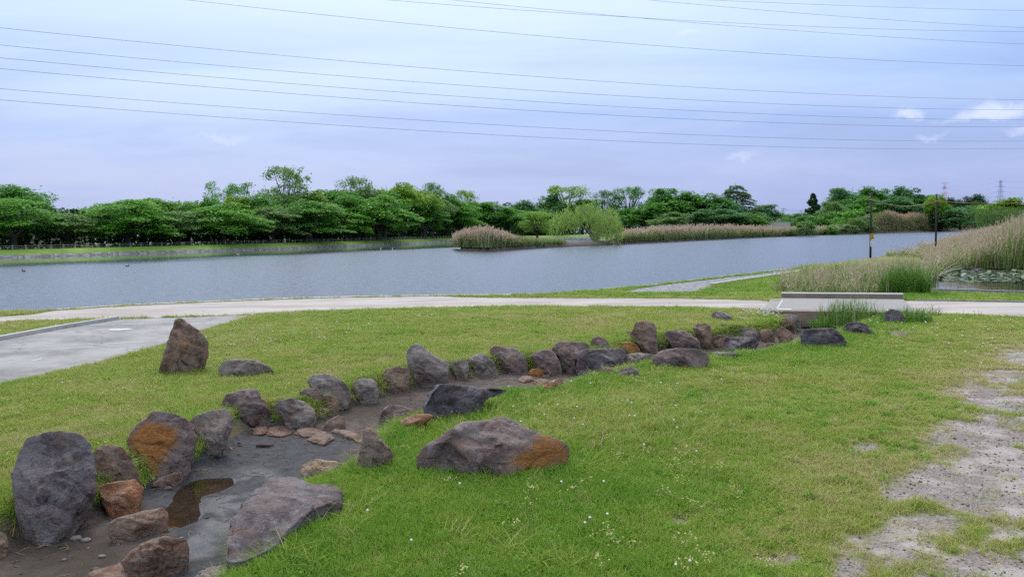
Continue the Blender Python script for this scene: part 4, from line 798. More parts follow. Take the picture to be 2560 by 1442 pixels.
# ------------------------------------------------------------------ buildings glimpsed behind the trees
def house(u, vtop, Y, wd_, wallcol, roofcol, label, rz=0.0):
    t = at(u, vtop, Y); h = t[2]; r = link('house', None, loc=(t[0], t[1], .4)); r.rotation_euler = (0, 0, rz); tag(r, label, 'house'); h -= .4; e = h*.7; d = wd_*.7
    MB().box((0, 0, e/2), (wd_, d, e)).build('wall', wallcol, r)
    V = [(-wd_/2-.4, -d/2-.5, e), (wd_/2+.4, -d/2-.5, e), (wd_/2+.4, d/2+.5, e), (-wd_/2-.4, d/2+.5, e), (-wd_/2-.4, 0, h), (wd_/2+.4, 0, h)]
    link('roof', mesh_np('roof', V, [[0, 1, 5, 4], [2, 3, 4, 5], [0, 3, 2, 1]], [[0, 4, 3], [1, 2, 5]], mats=(roofcol,), smooth=False), r)
    for k in (-.28, .02, .3):
        wn = MB().box((k*wd_, -d/2-.03, e*.6), (wd_*.14, .1, e*.22)).build('window', m_wht, r); MB().box((k*wd_, -d/2-.09, e*.6), (wd_*.12, .04, e*.18)).build('pane', m_pole, wn)
m_wall = flatmat('house_wall', (.20, .18, .14), .85); m_hw = flatmat('house_white', (.45, .45, .46), .8); m_roof = flatmat('house_roof', (.09, .09, .10), .8)
house(135, 526, 225, 15, m_wall, m_roof, 'beige house half hidden by trees at the left', .25)
house(1948, 549, 470, 9, m_hw, m_roof, 'tiny white house right of the pale layered conifer')
c0, c1 = at(1885, 556, 330), at(1975, 555, 350)
cm_ = (c0+c1)/2; tag(lw := link('low_wall', None, loc=(cm_[0], cm_[1], .3)), 'low pale wall beyond the reeds near the tiny white house', 'wall'); rzw = math.atan2(c1[1]-c0[1], c1[0]-c0[0]); hw_ = cm_[2]-.3
MB().box((0, 0, hw_/2), (float(np.hypot(*(c1-c0)[:2])), .3, hw_), rzw).build('panel', M['pale_concrete'], lw); MB().box((0, 0, hw_+.06), (float(np.hypot(*(c1-c0)[:2]))+.2, .45, .11), rzw).build('coping', M['pale_concrete'], lw)

# ------------------------------------------------------------------ foliage
def leafmat(name, trans=.42, objcol=True, col=(.1, .2, .03), var=.35):
    m, nt, out = newmat(name)
    base = nd(nt, 'ShaderNodeObjectInfo').outputs['Color'] if objcol else (*col, 1)
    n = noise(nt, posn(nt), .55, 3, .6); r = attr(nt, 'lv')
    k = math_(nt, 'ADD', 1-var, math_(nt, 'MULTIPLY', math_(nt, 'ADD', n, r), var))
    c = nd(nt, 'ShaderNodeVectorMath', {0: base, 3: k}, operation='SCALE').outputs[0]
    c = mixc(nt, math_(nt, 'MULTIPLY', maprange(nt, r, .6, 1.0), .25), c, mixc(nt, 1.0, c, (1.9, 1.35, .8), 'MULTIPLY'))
    d = nd(nt, 'ShaderNodeBsdfPrincipled', {'Base Color': c, 'Roughness': .6, 'Specular IOR Level': .25}); t = nd(nt, 'ShaderNodeBsdfTranslucent', {0: c})
    nt.links.new(nd(nt, 'ShaderNodeMixShader', {0: trans, 1: d.outputs[0], 2: t.outputs[0]}).outputs[0], out.inputs[0]); return m
M['leaf'] = leafmat('leaf'); M['bark'] = flatmat('bark', (.06, .05, .042), .95, .3, 8, .5); M['palebark'] = flatmat('pale_bark', (.22, .19, .16), .9, .3, 8, .5)

def leaves(C, size, rng, up=.8, stretch=1.5):
    """one small quad per centre, normals leaning up"""
    n = len(C); nr = rng.normal(size=(n, 3)); nr[:, 2] = np.abs(nr[:, 2])+up; nr /= np.linalg.norm(nr, axis=1)[:, None]
    a = np.cross(nr, rng.normal(size=(n, 3))); a /= np.linalg.norm(a, axis=1)[:, None]+1e-9; b = np.cross(nr, a)
    s = (size*rng.uniform(.6, 1.3, n))[:, None]; a = a*s*stretch*.5; b = b*s*.5
    V = np.stack([C-a, C-b*.9+a*.1, C+a, C+b*.9-a*.1], 1).reshape(-1, 3)
    return V
def crown_mesh(name, C, lv, size, rng, up=.8, stretch=1.5):
    V = leaves(C, size, rng, up, stretch); n = len(C)
    return mesh_np(name, V, np.arange(4*n).reshape(n, 4), attrs={'lv': np.repeat(lv, 4)}, mats=(M['leaf'],), smooth=False)
def limbs(mb, tips, base, rng, r0, thick=.35):
    for t in tips:
        mid = base+(t-base)*.5+np.array([0, 0, .06*rng.uniform(-.5, 1)])+rng.normal(size=3)*.015
        mb.tube([base, base+(mid-base)*.5+rng.normal(size=3)*.008, mid, mid+(t-mid)*.6+rng.normal(size=3)*.01, t], np.array([.9, .7, .5, .3, .12])*r0*thick, 5, False)
def tree_variant(kind, seed):
    """crown and trunk in a unit box: width 1, height 1"""
    rng = np.random.RandomState(seed); C, LV = [], []; tips = []; size = .026; up = .8
    def clump(c, s, n, flat=.5, lv=None):
        p = rng.normal(size=(n, 3)); p /= np.maximum(np.linalg.norm(p, axis=1)[:, None], 1e-6); p *= rng.uniform(.25, 1, n)[:, None]**.5
        C.append(c+p*np.array([s, s, s*flat])); LV.append(np.clip(rng.uniform(0, .55)+rng.uniform(0, .45, n) if lv is None else lv+rng.uniform(-.2, .2, n), 0, 1))
    if kind == 'cherry':
        size = .022; up = 1.3
        for k in range(62):
            t = rng.uniform(.36, 1); R_ = .5*math.sqrt(max(.02, 1-((t-.46)/.58)**2)); a = rng.uniform(0, 6.28); r = R_*math.sqrt(rng.uniform(.12, 1)); s = rng.uniform(.09, .17)
            c = np.array([math.cos(a)*r*.92, math.sin(a)*r*.92, t-.03-.07*(r/.5)**2]); n = int(150*s/.13)
            p = rng.uniform(-1, 1, (n*2, 2)); p = p[np.hypot(p[:, 0], p[:, 1]) < 1][:n]
            el_ = 1+.7*rng.rand(); ca, sa = math.cos(a), math.sin(a); q = np.stack([p[:, 0]*el_*ca-p[:, 1]*sa, p[:, 0]*el_*sa+p[:, 1]*ca], 1)*s
            z = -.35*(np.hypot(q[:, 0]+c[0], q[:, 1]+c[1])-math.hypot(c[0], c[1]))+rng.normal(size=len(q))*.016
            C.append(np.c_[q+c[:2], z+c[2]]); LV.append(np.clip(rng.uniform(.1, .6)+rng.uniform(-.1, .4, len(q)), 0, 1))
            if k % 4 == 0: tips.append(c-np.array([0, 0, .02]))
        fill = rng.normal(size=(900, 3))*np.array([.19, .19, .10])+np.array([0, 0, .58]); C.append(fill); LV.append(np.full(900, .4)); base_h = .22; r0 = .032
    elif kind == 'round':
        for k in range(78):
            d = rng.normal(size=3); d /= np.linalg.norm(d); d[2] = abs(d[2])*1.0-.35*(rng.rand() < .4); f = rng.uniform(.62, 1)*(1+.22*math.sin(3*math.atan2(d[1], d[0])+seed)+.15*math.sin(5*d[2]+seed))
            c = np.array([d[0]*.42*f, d[1]*.42*f, .58+d[2]*.36*f]); clump(c, rng.uniform(.09, .16), 135, .6)
            if k % 6 == 0: tips.append(c*.96)
        C.append(rng.normal(size=(1500, 3))*np.array([.18, .18, .15])+np.array([0, 0, .56])); LV.append(np.full(1500, .35)); base_h = .2; r0 = .035
    elif kind == 'airy':
        size = .022
        for k in range(120):
            a = rng.uniform(0, 6.28); t = rng.uniform(.25, 1); R_ = .48*math.sin(math.pi*min(1, (t-.12)/1.0))**.6; r = R_*math.sqrt(rng.uniform(.05, 1)); c = np.array([math.cos(a)*r, math.sin(a)*r, t-.05]); C.append(c+rng.normal(size=(58, 3))*np.array([1, 1, .6])*rng.uniform(.025, .06)); LV.append(np.clip(rng.uniform(.1, .6)+rng.uniform(-.1, .4, 58), 0, 1))
            if k % 4 == 0: tips.append(c)
        base_h = .22; r0 = .03
    elif kind == 'conifer':
        size = .05
        for k in range(130):
            t = rng.uniform(.03, 1); a = rng.uniform(0, 6.28); r = .48*(1-t)**.75*rng.uniform(.5, 1)+.02; clump(np.array([math.cos(a)*r, math.sin(a)*r, t*.95]), rng.uniform(.07, .13)*(1.2-t), 70, .5)
        tips.append(np.array([0, 0, .98])); base_h = .06; r0 = .03
    elif kind == 'deodar':
        size = .024; up = 1.4
        for k in range(95):
            t = rng.uniform(.12, 1)**.9; a = rng.uniform(0, 6.28); Rm = .5*(1-t)**.62+.03; L = Rm*rng.uniform(.75, 1.1); n = int(150*L/.4)+30; f = rng.uniform(.1, 1, n)**.6
            w_ = .10*(1-.5*f)*rng.uniform(-1, 1, n); C.append(np.c_[math.cos(a)*f*L-math.sin(a)*w_, math.sin(a)*f*L+math.cos(a)*w_, t*.95+.06*f-.12*f*f+rng.normal(size=n)*.007]); LV.append(np.clip(.15+.75*f+rng.uniform(-.15, .15, n), 0, 1))
        tips.append(np.array([0, 0, .97])); base_h = .08; r0 = .03
    elif kind == 'ivy':
        for k in range(46):
            t = rng.uniform(.02, 1); a = rng.uniform(0, 6.28); r = (.30*(1-t)**.8+.10+.08*math.sin(9*t+seed))*rng.uniform(.3, 1); clump(np.array([math.cos(a)*r, math.sin(a)*r, t*.95]), rng.uniform(.09, .15), 90, .6)
        base_h = .1; r0 = .04; tips.append(np.array([0, 0, .9]))
    elif kind == 'shrub':
        for k in range(46):
            d = rng.normal(size=3); d /= np.linalg.norm(d); d[2] = abs(d[2]); f = rng.uniform(.55, 1); clump(np.array([d[0]*.42*f, d[1]*.42*f, .06+d[2]*.82*f]), rng.uniform(.09, .17), 75, .7)
        C.append(rng.normal(size=(700, 3))*np.array([.2, .2, .2])+np.array([0, 0, .35])); LV.append(np.full(700, .35)); base_h = .02; r0 = .02; tips.append(np.array([0, 0, .6])); size = .038
    C = np.vstack(C); LV = np.concatenate(LV); ok_ = C[:, 2] > -.02; C = C[ok_]; LV = LV[ok_]
    zmax = np.percentile(C[:, 2], 99.7); C[:, 2] /= zmax; ok_ = C[:, 2] < 1.0; C = C[ok_]; LV = LV[ok_]; wx = np.percentile(np.hypot(C[:, 0], C[:, 1]), 99); C[:, :2] *= .5/wx
    cm = crown_mesh('crown', C, LV, size, rng, up)
    mb = MB(); fork = np.array([rng.uniform(-.02, .02), rng.uniform(-.02, .02), base_h])
    mb.tube([(0, 0, -.03), fork*.5, fork], np.array([1.25, .95, .85])*r0, 7, False)
    limbs(mb, [np.array([t[0]*.5/wx, t[1]*.5/wx, t[2]/zmax]) for t in tips], fork, rng, r0, .7 if len(tips) > 2 else .9)
    return cm, mb.mesh('trunk', (M['bark'],), True)
VAR = {}
def variant(kind, i):
    if (kind, i) not in VAR: VAR[kind, i] = tree_variant(kind, 11+i*7+len(kind)*3)
    return VAR[kind, i]
TR = random.Random(5)
def tree(kind, u, wpx, vtop, Y, col, label, name=None, zb=.4, group=None, cat='tree', depth=1.0):
    x = horizon_x(u, Y); h = at(u, vtop, Y)[2]-zb; wd_ = wpx/FPX*Y
    r = link(name or {'cherry': 'cherry_tree', 'round': 'broadleaf_tree', 'airy': 'tall_tree', 'conifer': 'conifer_tree', 'deodar': 'layered_conifer', 'ivy': 'ivy_clad_tree', 'shrub': 'shrub'}[kind], None, loc=(x, Y, zb)); r.scale = (wd_, wd_*depth, h); r.rotation_euler = (0, 0, TR.uniform(0, 6.28))
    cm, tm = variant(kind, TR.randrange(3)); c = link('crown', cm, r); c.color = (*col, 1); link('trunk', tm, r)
    tag(r, label, cat, group); return r
BRI, MID, DUL, DRK, YEL, BLU = (.115, .315, .034), (.09, .255, .034), (.14, .26, .07), (.036, .105, .034), (.18, .335, .036), (.08, .215, .062)
by = bank_y
# front row, nearest the fence
G1 = 'spreading trees in the front row behind the fence'
ORD = ['first', 'second', 'third', 'fourth', 'fifth', 'sixth', 'seventh', 'eighth', 'ninth', 'tenth', 'eleventh', 'twelfth']
for k, (u, wd_, vt, c, dd) in enumerate(((35, 270, 497, BRI, 12), (172, 190, 533, DUL, 14), (318, 250, 499, BRI, 12), (449, 190, 528, DUL, 13), (562, 250, 508, BRI, 12), (682, 180, 518, DUL, 13), (775, 230, 503, MID, 12), (868, 150, 520, BRI, 15), (945, 210, 488, BRI, 12), (1062, 150, 505, MID, 16), (1145, 140, 500, BRI, 18), (1235, 170, 503, MID, 22))):
    tree('cherry', u, wd_, vt, by(u)+dd, c, '%s spreading tree from the left in the front row behind the fence, %s green' % (ORD[k], 'dull' if c is DUL else 'bright' if c is BRI else 'mid'), group=G1)
tree('cherry', -140, 230, 512, by(-140)+12, MID, 'spreading tree beyond the left edge of the photo', group=G1)
# back row
for kind, u, wd_, vt, dd, c, lab in (
    ('round', 40, 210, 461, 34, MID, 'big round-topped tree standing above the front row at the far left'),
    ('round', -120, 220, 480, 34, MID, 'round tree at the very left behind the front row'),
    ('round', 255, 150, 510, 30, YEL, 'low yellowish tree filling the dip right of the beige house'),
    ('round', 400, 190, 494, 28, MID, 'broad tree behind the third and fourth front-row trees'),
    ('round', 470, 150, 503, 30, YEL, 'yellowish-green tree left of the ivy-clad one'),
    ('ivy', 535, 62, 452, 27, BRI, 'narrow ivy-covered tree sticking up like a column'),
    ('airy', 600, 120, 457, 33, MID, 'loose-topped tree just right of the ivy-covered column'),
    ('round', 600, 140, 490, 28, YEL, 'yellowish round tree below the loose-topped one'),
    ('airy', 716, 150, 417, 38, DUL, 'tallest airy tree on the left half, sky showing through its crown'),
    ('round', 745, 180, 478, 30, DUL, 'pale round tree at the foot of the tallest airy one'),
    ('round', 830, 150, 474, 30, MID, 'mid-green round tree right of the tallest airy one'),
    ('airy', 893, 130, 441, 36, DUL, 'greyish-green tree with a pointed airy top, second tallest on the left half'),
    ('round', 910, 150, 468, 30, DUL, 'greyish round tree below the second tallest airy top'),
    ('round', 1005, 160, 458, 30, YEL, 'wide yellow-green tree in the middle of the back row'),
    ('airy', 1083, 90, 456, 34, BLU, 'small dark airy top right of the wide yellow-green tree'),
    ('round', 1080, 130, 478, 26, DUL, 'greyish tree below the small dark airy top'),
    ('airy', 1163, 80, 476, 34, YEL, 'last slim tree of the tall left-hand wood, before the dip'),
    ('round', 1150, 110, 510, 24, MID, 'low round tree at the right end of the tall wood'),
    ('round', 1300, 160, 500, 60, BLU, 'bluish low tree in the dip behind the reed island'),
    ('round', 1380, 130, 487, 70, BLU, 'dark round tree left of the umbrella-topped one'),
    ('airy', 1418, 150, 464, 62, YEL, 'umbrella-topped tree behind the willow'),
    ('round', 1455, 130, 500, 55, MID, 'round tree directly behind the willow'),
    ('airy', 1515, 110, 475, 66, BLU, 'dark gappy tree right of the umbrella-topped one'),
    ('airy', 1572, 110, 467, 60, MID, 'tall gappy tree at the right end of the group behind the willow'),
    ('round', 1560, 170, 520, 40, MID, 'broad low tree right behind the willow'),
    ('round', 1340, 150, 528, 34, BRI, 'round tree between the reed island and the willow')):
    tree(kind, u, wd_, vt, by(min(u, 1520))+dd, c, lab, group='trees behind the front row')
for u, wd_, vt, Y, lab in ((1605, 120, 522, 335, 'low tree in the gap between the willow group and the big group'), (1640, 110, 512, 350, 'mid-green tree filling the gap left of the big group'), (1270, 110, 520, 320, 'low tree in the dip, just left of the bluish one'), (1480, 150, 535, 290, 'low tree half hidden behind the willow crown')): tree('round', u, wd_, vt, Y, MID, lab)
for k, (u, wd_, vt, c) in enumerate(((300, 170, 505, MID), (360, 150, 498, YEL), (520, 160, 497, MID), (655, 150, 488, MID), (790, 160, 482, YEL), (865, 150, 478, MID), (960, 150, 474, MID), (1050, 140, 476, YEL), (1120, 120, 486, MID), (1210, 130, 506, MID))): tree('round', u, wd_, vt, by(u)+25, c, '%s full round tree from the left in the second row, %s green' % (ORD[k], 'yellowish' if c is YEL else 'mid'), group='trees behind the front row')
tree('airy', 1343, 95, 528, 235, YEL, 'small light tree with a pale stem left of the willow')
for kind, u, wd_, vt, Y, c, lab in (
    ('round', 1660, 120, 472, 330, MID, 'leftmost dark tree of the big group right of the willow'),
    ('round', 1735, 210, 478, 320, MID, 'big dome of a tree in the group right of the willow'),
    ('round', 1800, 130, 490, 315, BLU, 'dark tree left of the pale layered conifer'),
    ('deodar', 1838, 170, 464, 325, (.115, .21, .10), 'pale layered conifer with drooping tiers'),
    ('round', 1905, 110, 512, 330, BLU, 'bluish tree at the right end of the group, beside the utility pole'),
    ('round', 1690, 150, 530, 290, DUL, 'low rounded bush-like tree in front of the dark leftmost one'),
    ('round', 1790, 170, 522, 288, BLU, 'low bluish tree in front of the pale layered conifer'),
    ('round', 1875, 120, 532, 292, MID, 'low tree at the foot of the pale layered conifer'),
    ('conifer', 2032, 62, 485, 430, DRK, 'dark pointed conifer left of the wooded hill'),
    ('round', 2108, 120, 470, 440, BLU, 'first tree of the wooded hill, just right of the dark conifer'),
    ('round', 2180, 150, 466, 445, MID, 'second tree of the wooded hill, behind the pole with signs'),
    ('round', 2262, 140, 465, 440, BLU, 'highest tree at the right shoulder of the wooded hill'),
    ('round', 2320, 90, 488, 430, MID, 'tree on the falling right shoulder of the wooded hill'),
    ('round', 2150, 150, 492, 415, MID, 'mid-height tree at the front of the wooded hill, left part'),
    ('round', 2235, 160, 492, 410, BLU, 'mid-height tree at the front of the wooded hill, right part'),
    ('round', 2085, 90, 505, 400, DUL, 'greyish tree at the left foot of the wooded hill'),
    ('round', 2337, 66, 486, 400, YEL, 'bright yellow-green tree just left of the right pole'),
    ('round', 2380, 90, 494, 650, DRK, 'distant very dark tree below the red and white pylon'),
    ('round', 2435, 100, 485, 640, DRK, 'distant very dark tree between the two pylons'),
    ('shrub', 2400, 170, 516, 400, BLU, 'low bluish bush-like tree right of the right pole'),
    ('round', 2520, 170, 494, 400, YEL, 'bright rounded tree below the grey pylon'),
    ('round', 2470, 130, 512, 410, MID, 'low green tree left of the bright one below the grey pylon'),
    ('round', 2640, 180, 492, 390, MID, 'tree at the very right edge of the photo'),
    ('shrub', 2000, 110, 533, 395, MID, 'low green bush left of the dark conifer'),
    ('shrub', 2070, 130, 530, 380, MID, 'low green bush below the dark conifer'),
    ('shrub', 1960, 70, 535, 410, DUL, 'low bush under the utility pole'),
    ('shrub', 2135, 110, 522, 350, BRI, 'bright green bush at the left of the brown thicket')):
    tree(kind, u, wd_, vt, Y, c, lab, cat='bush' if kind == 'shrub' else 'tree')
for u, v, wd_, vt, c, lab in ((1895, 594, 34, 568, BRI, 'small bright bush at the waterline of the long reed bank'), (2015, 591, 80, 553, DUL, 'rounded bush on the right end of the long reed bank'), (2078, 588, 40, 563, BRI, 'dense green bush at the water left of the signs'), (2115, 587, 70, 560, DUL, 'dull bush next to the dense green one at the water'), (2215, 582, 60, 549, BRI, 'bright bush at the waterline right of the signs'), (2160, 585, 60, 540, DUL, 'tall dull bush at the waterline behind the signs'), (2290, 580, 50, 561, MID, 'small bush at the waterline left of the right pole'), (1375, 618, 70, 598, BRI, 'low green bush at the end of the reed island'), (1568, 609, 60, 580, BRI, 'green bush touching the right side of the willow'), (2350, 578, 60, 540, DUL, 'bush at the waterline behind the right pole')):
    p = G(u, v, WATER_Z); tree('shrub', u, wd_, vt, p[1]+3.0, c, lab, zb=-.2, cat='bush')

# willow: strands hanging from bent limbs
p = G(1482, 614, WATER_Z); Yw = p[1]+4; wx_ = horizon_x(1490, Yw)
wl = link('willow_tree', None, loc=(wx_, Yw, -.1)); tag(wl, 'pale yellow-green willow leaning over the water by the reed island', 'tree')
rng = np.random.RandomState(21); hW = at(1470, 503, Yw)[2]+.1; mb = MB(); tips = []; WV = []
def gpx(u, v, dy=0.0): q = at(u, v, Yw+dy); return q-np.array([wx_, Yw, -.1])
for pts in ([(1490, 612), (1475, 590), (1478, 565), (1470, 540), (1450, 520)], [(1488, 610), (1500, 585), (1515, 562), (1530, 545), (1540, 540)], [(1490, 605), (1478, 580), (1445, 560), (1420, 545), (1405, 540)], [(1492, 600), (1490, 570), (1495, 540), (1490, 520)], [(1495, 612), (1530, 600), (1545, 595), (1550, 600)]):
    q = np.array([gpx(u, v, rng.uniform(-1, 1)*k*.6) for k, (u, v) in enumerate(pts)]); mb.tube(q, np.linspace(.22, .05, len(q)), 6, False)
    tips += [q[i]+(q[i+1]-q[i])*t for i in range(1, len(q)-1) for t in np.linspace(0, 1, 5)]+[q[-1]]
mb.build('trunk', M['palebark'], wl, True)
for k in range(360):
    if k < 270:
        a = rng.uniform(-1, 1); u = 1465+a*82; top = 505+26*abs(a)**2.0+9*math.sin(u*.11)*rng.rand()+rng.uniform(0, 40); Lp = rng.uniform(18, 52)*(1.15 if abs(a) > .6 else 1)
    else:
        u = rng.uniform(1478, 1548); top = rng.uniform(548, 588); Lp = rng.uniform(15, 32)
    s0 = gpx(u, top, rng.uniform(-3.2, 3.2)); L = Lp/FPX*Yw; n = 16; t = np.sort(rng.uniform(0, 1, n)); out = (s0[0]-gpx(1470, 540)[0])*.16
    base_ = s0+np.c_[out*t, np.zeros(n), -L*t*t*.7-L*.3*t]+rng.normal(size=(n, 3))*np.array([.2, .2, .12])
    WV.append(base_)
C = np.vstack(WV); C[:, 2] = np.maximum(C[:, 2], -.55)
nn = len(C); side = rng.normal(size=(nn, 3))*np.array([1, 1, .2]); side /= np.linalg.norm(side, axis=1)[:, None]; dn = np.array([0, 0, -1.0])+rng.normal(size=(nn, 3))*.35
V = np.stack([C-side*.06, C+side*.06, C+dn*.46+side*.03, C+dn*.46-side*.03], 1).reshape(-1, 3)
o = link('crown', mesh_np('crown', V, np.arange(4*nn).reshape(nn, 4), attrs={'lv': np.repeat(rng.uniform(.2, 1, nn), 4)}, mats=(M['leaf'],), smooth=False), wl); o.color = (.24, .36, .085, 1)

# dark undergrowth behind the front row: one mass
rng = np.random.RandomState(8)
bl = resample(BANK, 1.0); t = np.gradient(bl, axis=0); t /= np.linalg.norm(t, axis=1)[:, None]; nb = np.stack([-t[:, 1], t[:, 0]], 1)
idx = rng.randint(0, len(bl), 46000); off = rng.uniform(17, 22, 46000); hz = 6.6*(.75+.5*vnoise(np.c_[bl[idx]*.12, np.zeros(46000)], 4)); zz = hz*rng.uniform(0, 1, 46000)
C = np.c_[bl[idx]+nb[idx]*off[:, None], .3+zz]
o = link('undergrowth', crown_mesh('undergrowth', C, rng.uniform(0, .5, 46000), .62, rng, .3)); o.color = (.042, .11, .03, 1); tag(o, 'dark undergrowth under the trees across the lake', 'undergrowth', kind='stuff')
# low far wood closing the horizon on both sides
xs_ = np.linspace(-900, 900, 30000); yy = 520+rng.uniform(0, 40, 30000)+.05*np.abs(xs_); hh = (7+5*vnoise(np.c_[xs_*.03, yy*.01, np.zeros(30000)], 3))*rng.uniform(0, 1, 30000)
o = link('far_wood', crown_mesh('far_wood', np.c_[xs_, yy, hh], rng.uniform(0, .6, 30000), 2.2, rng, .6)); o.color = (.045, .10, .04, 1); tag(o, 'distant low wood along the horizon', 'wood', kind='stuff')
def thicket(u0, u1, topf, col, label, n, Yf, size, seed, depth=9, lean=0, zb=-.2):
    rng = np.random.RandomState(seed); u = rng.uniform(u0, u1, n); Y = np.array([Yf(x) for x in u])+rng.uniform(0, depth, n)
    f = rng.uniform(0, 1, n)**.7; pts = []
    for k in range(n):
        top = at(u[k], topf(u[k]), Y[k])[2]; pts.append((horizon_x(u[k], Y[k]), Y[k], zb+(top-zb)*f[k]))
    C = np.array(pts); C[:, 2] *= (1-.12*vnoise(C*.35, seed))
    # long arching blades
    d = np.c_[.5+rng.normal(size=n)*.6, rng.normal(size=n)*.5, rng.uniform(.2, 1.2, n)]; d /= np.linalg.norm(d, axis=1)[:, None]; sd = np.cross(d, rng.normal(size=(n, 3))); sd /= np.linalg.norm(sd, axis=1)[:, None]
    V = np.stack([C-d*size-sd*size*.06, C-d*size+sd*size*.06, C+d*size+sd*size*.04, C+d*size-sd*size*.04], 1).reshape(-1, 3)
    o = link('reed_thicket', mesh_np('reed_thicket', V, np.arange(4*n).reshape(n, 4), attrs={'lv': np.repeat(rng.uniform(0, 1, n), 4)}, mats=(M['leaf'],), smooth=False)); o.color = (*col, 1); tag(o, label, 'reeds', kind='stuff')
sy = lambda u: float(np.interp(u, [1133, 1150, 1220, 1300, 1400, 1480, 1560, 1700, 1900, 2100, 2200, 2350, 2460, 2600, 2900], SPIT[:, 1]))
thicket(2160, 2345, lambda u: 531+.10*abs(u-2240)+5*math.sin(u*.09), (.33, .25, .165), 'tall brownish bamboo-like thicket on the far shore between the poles', 7500, sy, 1.5, 3, 14)
thicket(2345, 2470, lambda u: 535+6*math.sin(u*.07), (.34, .25, .175), 'brown thicket on the far shore right of the right pole', 4500, sy, 1.5, 5, 14)
thicket(2120, 2480, lambda u: 538+9*math.sin(u*.045), (.12, .20, .045), 'green growth low in the brown thicket on the far shore', 9000, sy, 1.2, 6, 6)
thicket(2440, 2750, lambda u: 522, (.09, .17, .035), 'green bushes behind the tall reeds at the right edge', 4200, lambda u: 330, 1.4, 7, 14)

# ------------------------------------------------------------------ scattered small plants (geometry nodes)
def scatter(name, P, rot, scl, idx, tint, protos, label, cat, parent=None):
    n = len(P); me = bpy.data.meshes.new(name); me.vertices.add(n); me.vertices.foreach_set('co', np.asarray(P, np.float32).ravel())
    a = me.attributes.new('rot', 'FLOAT_VECTOR', 'POINT'); a.data.foreach_set('vector', np.asarray(rot, np.float32).ravel())
    a = me.attributes.new('scl', 'FLOAT_VECTOR', 'POINT'); a.data.foreach_set('vector', np.asarray(scl, np.float32).ravel())
    a = me.attributes.new('pick', 'INT', 'POINT'); a.data.foreach_set('value', np.asarray(idx, np.int32))
    a = me.attributes.new('tint', 'FLOAT', 'POINT'); a.data.foreach_set('value', np.asarray(tint, np.float32))
    o = link(name, me); c = bpy.data.collections.new(name+'_protos')
    for k, pm_ in enumerate(protos): c.objects.link(bpy.data.objects.new('%s_%02d' % (name, k), pm_))
    ng = bpy.data.node_groups.new(name, 'GeometryNodeTree'); ng.interface.new_socket('Geometry', in_out='INPUT', socket_type='NodeSocketGeometry'); ng.interface.new_socket('Geometry', in_out='OUTPUT', socket_type='NodeSocketGeometry')
    gi, go = nd(ng, 'NodeGroupInput'), nd(ng, 'NodeGroupOutput')
    ci = nd(ng, 'GeometryNodeCollectionInfo', {0: c, 1: True, 2: True})
    na = lambda nm, t: nd(ng, 'GeometryNodeInputNamedAttribute', {0: nm}, data_type=t).outputs[0]
    ip = nd(ng, 'GeometryNodeInstanceOnPoints', {'Points': gi.outputs[0], 'Instance': ci.outputs[0], 'Pick Instance': True, 'Instance Index': na('pick', 'INT'), 'Rotation': na('rot', 'FLOAT_VECTOR'), 'Scale': na('scl', 'FLOAT_VECTOR')})
    ng.links.new(ip.outputs[0], go.inputs[0]); o.modifiers.new('scatter', 'NODES').node_group = ng
    tag(o, label, cat, kind='stuff'); return o
def blades(n, h, spread, wid, lean, rng, hv=.4, seg=3, base=0.0):
    V, Q, T, hh = [], [], [], []; k0 = 0
    for k in range(n):
        a = rng.uniform(0, 6.283); r = spread*math.sqrt(rng.rand()); b = np.array([r*math.cos(a), r*math.sin(a), base]); L = h*(1-hv+hv*2*rng.rand()); ln = lean*rng.uniform(.2, 1.3); da = rng.uniform(0, 6.283); d = np.array([math.cos(da), math.sin(da), 0]); s = np.array([-d[1], d[0], 0]) if rng.rand() < .6 else np.array([d[0], d[1], 0])*.7+np.array([-d[1], d[0], 0])*.7
        w_ = wid*rng.uniform(.7, 1.3)
        for j in range(seg):
            t = j/seg; c = b+d*(ln*L*t*t)+np.array([0, 0, L*t*(1-.35*ln*t)]); ww = w_*(1-t**1.6*.75)/2; V += [c-s*ww, c+s*ww]; hh += [t, t]
        t = 1; V.append(b+d*(ln*L)+np.array([0, 0, L*(1-.35*ln)])); hh.append(1)
        for j in range(seg-1): Q.append([k0+2*j, k0+2*j+1, k0+2*j+3, k0+2*j+2])
        T.append([k0+2*seg-2, k0+2*seg-1, k0+2*seg]); k0 += 2*seg+1
    return np.array(V), np.array(Q), np.array(T), np.array(hh)
def grassmat(name, stops, trans=.35, tipcol=None):
    m, nt, out = newmat(name); t = attr(nt, 'tint', 'INSTANCER'); h = attr(nt, 'h')
    c = ramp(nt, t, stops)
    c = mixc(nt, math_(nt, 'MULTIPLY', h, .35), c, tipcol or (.24, .30, .07))
    d = nd(nt, 'ShaderNodeBsdfPrincipled', {'Base Color': c, 'Roughness': .6, 'Specular IOR Level': .12}); tr = nd(nt, 'ShaderNodeBsdfTranslucent', {0: c})
    nt.links.new(nd(nt, 'ShaderNodeMixShader', {0: trans, 1: d.outputs[0], 2: tr.outputs[0]}).outputs[0], out.inputs[0]); return m
M['grass'] = grassmat('grass_blade', [(0, (.075, .235, .014)), (.35, (.165, .31, .022)), (.65, (.28, .35, .055)), (.85, (.39, .35, .12)), (1, (.47, .40, .22))])
M['reed_dry'] = grassmat('reed_dry', [(0, (.33, .24, .165)), (.5, (.45, .35, .255)), (1, (.56, .465, .365))], .35, (.47, .35, .27))
M['reed_green'] = grassmat('reed_green', [(0, (.07, .19, .025)), (.6, (.13, .24, .04)), (1, (.24, .27, .09))], .35, (.20, .28, .07))
